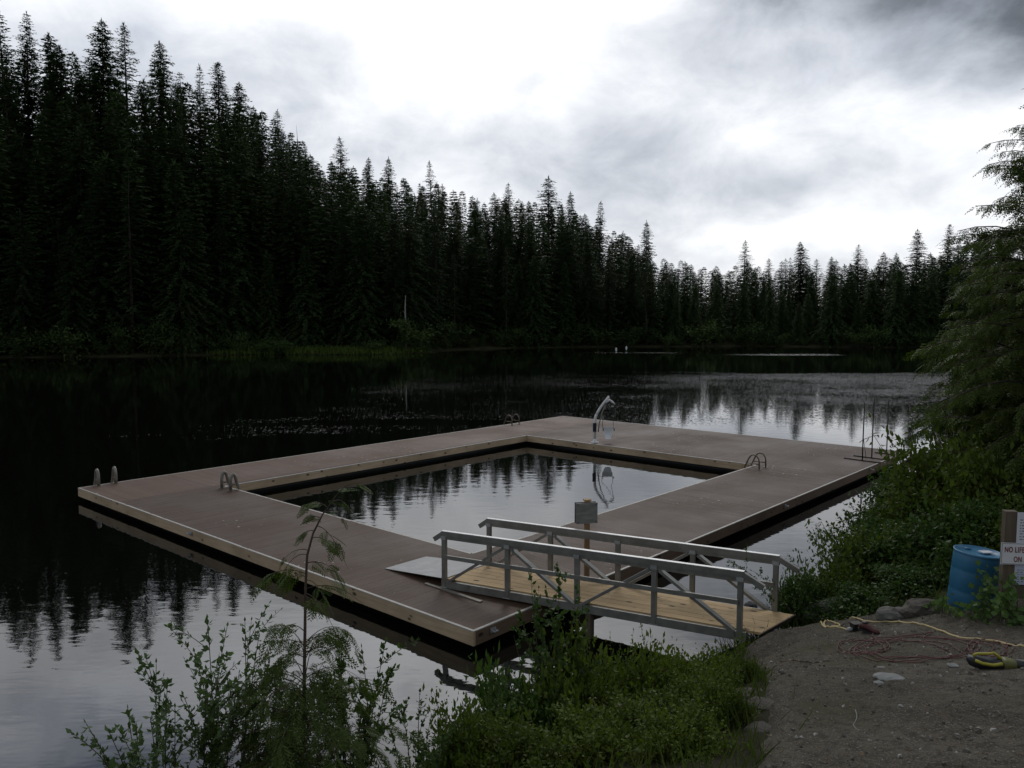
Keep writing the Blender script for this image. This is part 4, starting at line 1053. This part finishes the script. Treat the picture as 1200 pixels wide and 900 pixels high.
# leafy shrubs with single visible stems
def stem_shrub(name, label, base, tips, leaf, lmat, smat, seed, cat='shrub', twigs=5, pairs=15, lw=.5, group=None, r=.006):
    rng = np.random.default_rng(seed); base = np.array(base, float); root = thing(name, label, cat, base, group=group); g = Geo(); Vs = []
    def along(path, n, leaf, start=.15):
        t = np.sort(rng.uniform(start, 1, n)); idx = t*(len(path)-1); i0 = np.minimum(idx.astype(int), len(path)-2); f = (idx-i0)[:, None]
        pos = path[i0]*(1-f)+path[i0+1]*f; b = unit(path[i0+1]-path[i0])
        d = b*.6+unit(rng.normal(size=(n, 3)))*.9; d[:, 2] += .1
        nr = np.array([0, 0, 1.])+rng.normal(size=(n, 3))*.5; L_ = 1.15*leaf*rng.uniform(.55, 1.15, n)
        Vs.append(leaves(pos, d, nr, L_, 1.1*L_*lw*rng.uniform(.8, 1.2, n), fold=-.18))
        Vs.append(leaves(path[-1:], b[-1:], nr[:1], [leaf*.8], [leaf*.35]))
    for tip in tips:
        tip = np.array(tip)-base; L0 = np.linalg.norm(tip)
        mid = tip*.5+np.array([rng.normal()*.05*L0, rng.normal()*.05*L0, .07*L0]); st = np.array([rng.normal()*.04, rng.normal()*.04, -.1])
        t = np.linspace(0, 1, 9)[:, None]; path = (1-t)**2*st+2*t*(1-t)*mid+t*t*tip
        g.tube(path, np.linspace(r, r*.3, 9), 5); along(path, int(pairs*L0*2.9)+6, leaf, .3)
        for k_ in range(twigs):
            f = rng.uniform(.35, .92); i = int(f*8); p0 = path[i]; b = unit(path[min(i+1, 8)]-path[i])
            d = unit(b*.8+rng.normal(size=3)*.55); p1 = p0+d*L0*rng.uniform(.12, .3)*(1.1-f*.4)
            pt = np.linspace(0, 1, 4)[:, None]; tw = p0+(p1-p0)*pt; tw[:, 2] += .03*L0*np.sin(pt[:, 0]*2)
            g.tube(tw, np.linspace(r*.45, r*.2, 4), 4); along(tw, 22, leaf*.9, .05)
    V = np.concatenate(Vs); part('stem', g, smat, root, True); part('leaves', (V, quads(V)), lmat, root, True); return root
def gb(u, D):
    k_ = dep(u, 900, D); return np.array([k_[0], k_[1], gz(k_[0], k_[1])])
tipsA = [dep(u, v, D) for u, v, D in [(101, 848, 4.3), (128, 858, 4.4), (150, 832, 4.5), (160, 852, 4.2), (183, 778, 4.6), (196, 800, 4.4), (176, 840, 4.3), (120, 885, 4.3), (205, 830, 4.5)]]
stem_shrub('leafy_shrub', 'leafy shrub at the lower left with arching stems over the water', gb(190, 4.5), tipsA, .044, M['leaf_blue'], M['twig'], 1, twigs=6)
tipsB = [dep(u, v, D) for u, v, D in [(243, 726, 4.8), (266, 735, 4.7), (287, 729, 5.0), (303, 748, 4.6), (228, 765, 4.6), (256, 770, 4.5), (316, 770, 4.9), (280, 790, 4.5), (330, 790, 5.0), (240, 800, 4.8), (300, 810, 4.6), (215, 815, 4.6)]]
stem_shrub('leafy_shrub', 'upright leafy shrub just left of the cedar sapling', gb(262, 4.7), tipsB, .043, M['leaf_blue'], M['twig'], 2, twigs=7)
tipsC = [dep(u, v, D) for u, v, D in [(424, 760, 5.0), (452, 752, 5.2), (457, 786, 5.2), (438, 800, 5.0), (410, 800, 4.9), (425, 830, 5.0), (400, 770, 4.8)]]
stem_shrub('leafy_shrub', 'thin leafy shrub just right of the cedar sapling', gb(418, 5.0), tipsC, .045, M['leaf_dark'], M['twig'], 3, twigs=6)
tipsD = [dep(u, v, D) for u, v, D in [(622, 672, 8.0), (640, 690, 8.1), (655, 676, 8.0), (676, 688, 8.2), (690, 712, 8.2), (608, 718, 7.9), (603, 748, 7.8), (628, 730, 7.8), (655, 735, 7.9), (640, 760, 7.7)]]
stem_shrub('leafy_shrub', 'tall round leaved shrub rising in front of the gangway rail', gb(645, 7.6), tipsD, .055, M['leaf_dark'], M['twig'], 4, twigs=4, lw=.7, pairs=7)
tipsE = [dep(u, v, D) for u, v, D in [(492, 812, 6.0), (470, 828, 5.8), (505, 840, 6.0), (530, 845, 6.2), (548, 820, 6.4), (455, 850, 5.6), (485, 862, 5.8)]]
stem_shrub('weed', 'sparse upright weeds between the sapling and the green bushes', gb(495, 5.9), tipsE, .035, M['leaf_dark'], M['green_stem'], 5, cat='weed', twigs=4, pairs=11)
tipsH = [dep(u, v, D) for u, v, D in [(715, 742, 8.2), (728, 752, 8.3), (705, 756, 8.1), (742, 738, 8.5), (757, 744, 8.6), (770, 752, 8.6), (735, 765, 8.2)]]
stem_shrub('weed', 'wispy upright weeds standing before the middle of the gangway', gb(735, 8.3), tipsH, .03, M['leaf_lime'], M['green_stem'], 8, cat='weed', twigs=3, pairs=9, r=.004)
tipsI = [dep(u, v, D) for u, v, D in [(560, 800, 6.6), (575, 788, 6.8), (590, 780, 7.0), (548, 830, 6.4), (603, 800, 6.8)]]
stem_shrub('weed', 'wispy upright weeds left of the tall round leaved shrub', gb(575, 6.7), tipsI, .032, M['leaf_dark'], M['green_stem'], 9, cat='weed', twigs=4, pairs=9, r=.004)
tipsF = [dep(u, v, D) for u, v, D in [(975, 617, 15.5), (990, 598, 16), (962, 622, 15), (1004, 603, 16.5), (1015, 622, 16), (984, 640, 15)]]
f0 = np.array([6.9, 14.6, 0]); f0[2] = gz(f0[0], f0[1])
stem_shrub('leafy_shrub', 'open twiggy shrub overhanging the water right of the dock', f0, tipsF, .075, M['leaf_dark'], M['twig'], 6, twigs=7)
tipsG = [dep(u, v, D) for u, v, D in [(848, 652, 12.2), (880, 668, 12.3), (922, 648, 12.6), (944, 655, 12.8), (930, 675, 12.5), (890, 690, 12.4)]]
g0 = np.array([4.75, 12.35, 0]); g0[2] = gz(g0[0], g0[1])
stem_shrub('leafy_shrub', 'thin leaning twigs with few leaves behind the far rail end of the gangway', g0, tipsG, .05, M['leaf_dark'], M['twig'], 7, twigs=4, pairs=7, r=.005)

# full bushes: several moulds, copied
def bush_mould(seed, n, leaf, lmat, flat=.8):
    rng = np.random.default_rng(seed); g = Geo(); Vs = []
    for k_ in range(46):
        az = rng.uniform(0, 6.28); el = math.asin(rng.uniform(.12, 1)); d = np.array([math.cos(az)*math.cos(el), math.sin(az)*math.cos(el), math.sin(el)*flat])
        L_ = rng.uniform(.55, 1.12)*(1+.45*(k_ % 5 == 0)*max(0, d[2])); tip = d*L_; t = np.linspace(0, 1, 6)[:, None]; mid = tip*.5+np.array([0, 0, .12]); path = 2*t*(1-t)*mid+t*t*tip
        g.tube(path, np.linspace(.009, .003, 6), 4)
        m = n//46; f = rng.uniform(.15, 1.02, m)**.7; pos = path[np.minimum((f*5).astype(int), 5)]+rng.normal(size=(m, 3))*np.array([.11, .11, .09])
        pos[:, 2] = np.abs(pos[:, 2])
        dd = d*.5+rng.normal(size=(m, 3))*.7; nr = np.array([0, 0, 1.])+rng.normal(size=(m, 3))*.6; l_ = leaf*rng.uniform(.5, 1.2, m)
        Vs.append(leaves(pos, dd, nr, l_, l_*rng.uniform(.45, .7, m), fold=-.15))
    V = np.concatenate(Vs); a, b = g.data()
    return (1.0, make_mesh('leaves', V, quads(V), lmat), make_mesh('stem', a, b, M['twig']))
LIME = [bush_mould(61+i, 10000, .085, M['leaf_lime']) for i in range(2)]
OLIVE = [bush_mould(71+i, 9500, .088, M['leaf_olive']) for i in range(3)]
DARK = [bush_mould(81+i, 9000, .095, M['leaf_dark']) for i in range(2)]
def bush_px(u, v_top, D, width_px, proto, label, group=None, name='bush'):
    p = dep(u, v_top, D); z = gz(p[0], p[1]); h = max(p[2]-z, .35); w = width_px*D/940/2
    r = thing(name, label, 'bush', (p[0], p[1], z-.05), RNG.uniform(0, 6.28), group); r.scale = (w*1.08, w*1.08, h*1.36)
    link('leaves', proto[1], r); link('stem', proto[2], r); return r
for (u, v, D, w, pr, lab) in [
    (540, 838, 6.4, 130, OLIVE[0], 'low olive bush at the left end of the green bank below the gangway'),
    (600, 792, 7.3, 130, DARK[0], 'dark green bush below the tall round leaved shrub'),
    (668, 772, 7.7, 140, OLIVE[1], 'olive bush in the middle of the bank in front of the gangway'),
    (742, 760, 8.4, 130, LIME[0], 'bright green bush under the middle of the gangway'),
    (812, 762, 8.6, 110, LIME[1], 'bright green herb clump near the shore end of the gangway'),
    (852, 768, 8.8, 70, LIME[0], 'small bright green clump at the path edge by the gangway post'),
    (600, 855, 6.2, 150, OLIVE[2], 'olive bush at the bottom edge left of the middle of the bank'),
    (700, 835, 6.5, 150, LIME[1], 'yellow green bush at the bottom edge in the middle of the bank'),
    (775, 812, 7.2, 130, OLIVE[0], 'olive bush on the bank half way down to the bottom edge'),
    (800, 862, 6.2, 130, LIME[0], 'yellow green bush at the bottom edge beside the eroded rocks'),
    (868, 792, 8.3, 60, OLIVE[2], 'olive bush spilling over the upper edge of the path beside the gangway post'),
    (830, 800, 7.8, 100, LIME[1], 'yellow green bush in the right part of the bank above the eroded rocks'),
    (845, 850, 6.9, 80, OLIVE[1], 'small olive bush overhanging the eroded rocks beside the path')]:
    bush_px(u, v, D, w, pr, lab, 'bushes on the bank below the gangway')
for (u, v, D, w, pr, lab) in [
    (940, 672, 13.0, 70, DARK[1], 'small dark bush directly behind the end of the gangway'),
    (975, 655, 13.4, 100, OLIVE[2], 'olive bush on the right bank behind the long flat boulder'),
    (1020, 630, 14.0, 130, OLIVE[0], 'large olive bush on the right bank above the middle boulder'),
    (1075, 612, 14.0, 150, DARK[0], 'large dark bush left of the blue barrel'),
    (1045, 590, 17.5, 110, DARK[1], 'dark bush at the water edge near the far right corner of the dock'),
    (1105, 575, 15.5, 150, OLIVE[1], 'high olive bush below the drooping cedar'),
    (1060, 555, 22.0, 90, DARK[0], 'dark bush touching the far right corner of the dock'),
    (1125, 520, 16.0, 170, OLIVE[0], 'tall olive bush under the lowest sprays of the big cedar'),
    (1185, 530, 13.8, 170, OLIVE[1], 'tall olive bush behind the notice board under the big cedar'),
    (1150, 590, 13.0, 150, DARK[1], 'dark bush rising behind the blue barrel'),
    (1200, 600, 12.5, 130, OLIVE[2], 'olive bush behind the notice board'),
    (1085, 660, 12.6, 110, DARK[0], 'low dark bush in the hollow behind the boulders'),
    (1010, 685, 12.6, 120, DARK[1], 'low dark bush just behind the long flat boulder')]:
    bush_px(u, v, D, w, pr, lab, 'bushes on the right bank')

# broad leaved vines around the barrel and board
def vine(label, spots, seed, n=60, leaf=.085):
    rng = np.random.default_rng(seed); P = []
    for (u, v, D, ru, rv, m) in spots:
        for _ in range(m): P.append(dep(u+rng.normal()*ru, v+rng.normal()*rv, D+rng.normal()*.10))
    P = np.array(P); b = P.mean(0); b[2] = gz(b[0], b[1])
    for p in P: p[2] = max(p[2], gz(p[0], p[1])+.03)
    root = thing('vine', label, 'plant', b, group='broad leaved vines by the barrel'); n = len(P); Q = P-b
    d = rng.normal(size=(n, 3))*np.array([1, .6, .5])+np.array([0, -.4, -.3]); nr = np.array([0, -.8, .7])+rng.normal(size=(n, 3))*.35; L_ = leaf*rng.uniform(.6, 1.2, n)
    V = np.concatenate([leaves(Q, d, nr, L_, L_*.95, fold=-.1, belly=.4)]); part('leaves', (V, quads(V)), M['ivy'], root, True)
    g = Geo()
    for i in range(0, n, 3): g.tube([np.array([Q[i, 0]*.7, Q[i, 1]*.7+.05, 0]), Q[i]*.6+np.array([0, .05, .05]), Q[i]], .004, 4)
    part('stem', g, M['green_stem'], root, True)
vine('broad leaved vine climbing the foot of the notice board', [(1180, 700, 10.0, 12, 16, 95), (1195, 722, 9.9, 9, 7, 45)], 1)
vine('broad leaved vine covering the right side of the blue barrel', [(1158, 690, 10.45, 8, 14, 70), (1150, 717, 10.3, 14, 6, 50)], 2)
vine('small broad leaved plant at the left foot of the blue barrel', [(1102, 706, 10.9, 6, 4, 34), (1115, 713, 10.7, 6, 3, 24)], 3, leaf=.075)

# grass and low growth over the bank
P = RNG.uniform((-6, 3.5), (9.5, 17), (60000, 2)); s = lake_sd(P[:, 0], P[:, 1]); pd = poly_sd(P[:, 0], P[:, 1], PATHPOLY)
okp = (s > .0) & (pd > -.45); P = P[okp]; pd = pd[okp]; dens = np.where(np.hypot(P[:, 0]-2.9, P[:, 1]-9.5) < 2.4, 1, .45)*np.where(pd > -.03, 1, .10*np.exp(pd*6)); P = P[RNG.random(len(P)) < dens][:26000]; n = len(P)
pz = ground_z(P[:, 0], P[:, 1]); d = np.c_[RNG.normal(size=(n, 2))*.45, np.ones(n)]
lv = leaves(np.c_[P, pz-.03], d, np.c_[RNG.normal(size=(n, 2)), np.zeros(n)], RNG.uniform(.10, .38, n), RNG.uniform(.008, .02, n), belly=.3)
o = link('bank_grass', make_mesh('bank_grass', lv, quads(lv), M['grass'])); tag(o, kind='stuff', label='rough green grass growing over the near banks', cat='grass')

# ------------------------------------------------------------------ sky, sun, camera
SUN_EL, SUN_AZ = math.radians(43), math.radians(8)      # high, ahead and a little to the right, behind cloud
w = bpy.data.worlds.new('World'); SC.world = w; w.use_nodes = True; nt = w.node_tree
bg = nt.nodes['Background']; bg.inputs[1].default_value = .1
sky = nt.nodes.new('ShaderNodeTexSky'); sky.sky_type = 'NISHITA'; sky.sun_disc = False; sky.sun_elevation = SUN_EL; sky.sun_rotation = SUN_AZ
sky.air_density = 1.0; sky.dust_density = 1.5
tc = nt.nodes.new('ShaderNodeTexCoord'); DIR = tc.outputs['Generated']
sx = nt.nodes.new('ShaderNodeSeparateXYZ'); nt.links.new(DIR, sx.inputs[0])
cmap = nt.nodes.new('ShaderNodeMapping'); cmap.inputs['Scale'].default_value = (1, .6, 1.55); nt.links.new(DIR, cmap.inputs[0])
cb = cmap
n1 = noise_tex(nt, cb.outputs[0], 3.1, 9, .55, dist=.25)
n2 = noise_tex(nt, cb.outputs[0], 8.5, 8, .6, dist=.3)
# clouds: base brightness (scene-linear, times 10 because the background strength is 0.1)
base = mth(nt, 'ADD', mth(nt, 'MULTIPLY', mth(nt, 'SUBTRACT', n1, .5), 7.), mth(nt, 'MULTIPLY', mth(nt, 'SUBTRACT', n2, .5), 9.))
base = mth(nt, 'ADD', base, 8.8)
wn = nt.nodes.new('ShaderNodeTexNoise'); nt.links.new(cb.outputs[0], wn.inputs['Vector']); wn.inputs['Scale'].default_value = 5.5; wn.inputs['Detail'].default_value = 6
wv = nt.nodes.new('ShaderNodeVectorMath'); wv.operation = 'MULTIPLY_ADD'; nt.links.new(wn.outputs['Color'], wv.inputs[0]); wv.inputs[1].default_value = (.20, .08, .16)
vs = nt.nodes.new('ShaderNodeVectorMath'); vs.operation = 'ADD'; nt.links.new(DIR, vs.inputs[0]); vs.inputs[1].default_value = (-.10, -.04, -.08); nt.links.new(vs.outputs[0], wv.inputs[2])
def lobe(d, rx, rz, amt):
    """a soft bank of brighter or darker cloud around a direction"""
    sub = nt.nodes.new('ShaderNodeVectorMath'); sub.operation = 'SUBTRACT'; nt.links.new(wv.outputs[0], sub.inputs[0]); sub.inputs[1].default_value = d
    sc = nt.nodes.new('ShaderNodeVectorMath'); sc.operation = 'MULTIPLY'; nt.links.new(sub.outputs[0], sc.inputs[0]); sc.inputs[1].default_value = (1/rx, .35/rx, 1/rz)
    ln = nt.nodes.new('ShaderNodeVectorMath'); ln.operation = 'LENGTH'; nt.links.new(sc.outputs[0], ln.inputs[0])
    e_ = mth(nt, 'EXPONENT', mth(nt, 'MULTIPLY', mth(nt, 'POWER', ln.outputs['Value'], 2), -1.))
    return mth(nt, 'MULTIPLY', e_, amt)
def dv(u, v): return tuple(unit(ray(u, v)))
tot = base
for (u, v, ru, rv, amt) in [(540, 80, 150, 90, 2.2), (1080, 170, 170, 38, 3.2), (960, 275, 240, 30, 1.8), (1150, -12, 165, 62, -7.6), (970, 215, 80, 26, -1.6), (890, -12, 70, 28, -3.5), (760, 195, 120, 70, -3.4), (960, 190, 70, 30, -2.0),
                            (430, 170, 160, 50, -2.4), (100, 30, 140, 50, -.8), (930, 120, 80, 60, 1.5), (180, -150, 330, 78, 13.0), (560, -150, 280, 80, 10.0), (950, -230, 220, 80, 3.0), (200, -330, 420, 110, 7.0)]:
    tot = mth(nt, 'ADD', tot, lobe(dv(u, v), ru/F, rv/F, amt))
behind = nt.nodes.new('ShaderNodeMapRange'); nt.links.new(sx.outputs[1], behind.inputs[0]); behind.inputs[1].default_value = -.6; behind.inputs[2].default_value = .75; behind.inputs[3].default_value = .5; behind.inputs[4].default_value = 1
tot = mth(nt, 'MULTIPLY', mth(nt, 'SMOOTH_MAX', tot, 1.2, 2.5), behind.outputs[0])
zen = nt.nodes.new('ShaderNodeMapRange'); nt.links.new(sx.outputs[2], zen.inputs[0]); zen.inputs[1].default_value = .5; zen.inputs[2].default_value = .85; zen.inputs[3].default_value = 1; zen.inputs[4].default_value = .35
tot = mth(nt, 'MULTIPLY', tot, zen.outputs[0])
cc = nt.nodes.new('ShaderNodeCombineColor')
hue = ramp(nt, mth(nt, 'DIVIDE', tot, 12.), [(.1, (.82, .93, 1.07)), (.6, (.93, .98, 1.07)), (.9, (.99, 1., 1.02))])
sc_ = nt.nodes.new('ShaderNodeVectorMath'); sc_.operation = 'SCALE'; nt.links.new(hue, sc_.inputs[0]); nt.links.new(tot, sc_.inputs['Scale'])
gap = mth(nt, 'ADD', ramp(nt, n1, [(.30, .45), (.40, .05)]), lobe(dv(40, -300), 330/F, 110/F, 1.0), clamp=True)
fin = mix(nt, gap, sc_.outputs[0], sky.outputs[0])
nt.links.new(fin, bg.inputs[0])

sl = bpy.data.lights.new('sun', 'SUN'); sl.energy = .5; sl.angle = math.radians(14); sl.color = (1, .96, .9)
so = bpy.data.objects.new('sun', sl); COL.objects.link(so)
sd_ = Vector((math.sin(SUN_AZ)*math.cos(SUN_EL), math.cos(SUN_AZ)*math.cos(SUN_EL), math.sin(SUN_EL)))
so.rotation_euler = sd_.to_track_quat('Z', 'Y').to_euler(); so.location = (0, 0, 60)

cam = bpy.data.cameras.new('camera'); co = bpy.data.objects.new('camera', cam); COL.objects.link(co)
cam.sensor_width = 36; cam.lens = 36*F/1200; cam.clip_start = .05; cam.clip_end = 3000
co.location = (0, 0, H); co.rotation_euler = (PI/2-PITCH, 0, 0); SC.camera = co
vs_ = SC.view_settings; SC.display_settings.display_device = 'sRGB'
vs_.view_transform = 'Standard'; vs_.look = 'None'; vs_.exposure = 0; vs_.gamma = 1; vs_.use_curve_mapping = False
SC.cycles.max_bounces = 6; SC.cycles.transparent_max_bounces = 4; SC.cycles.use_denoising = True
SC.cycles.caustics_reflective = False; SC.cycles.caustics_refractive = False
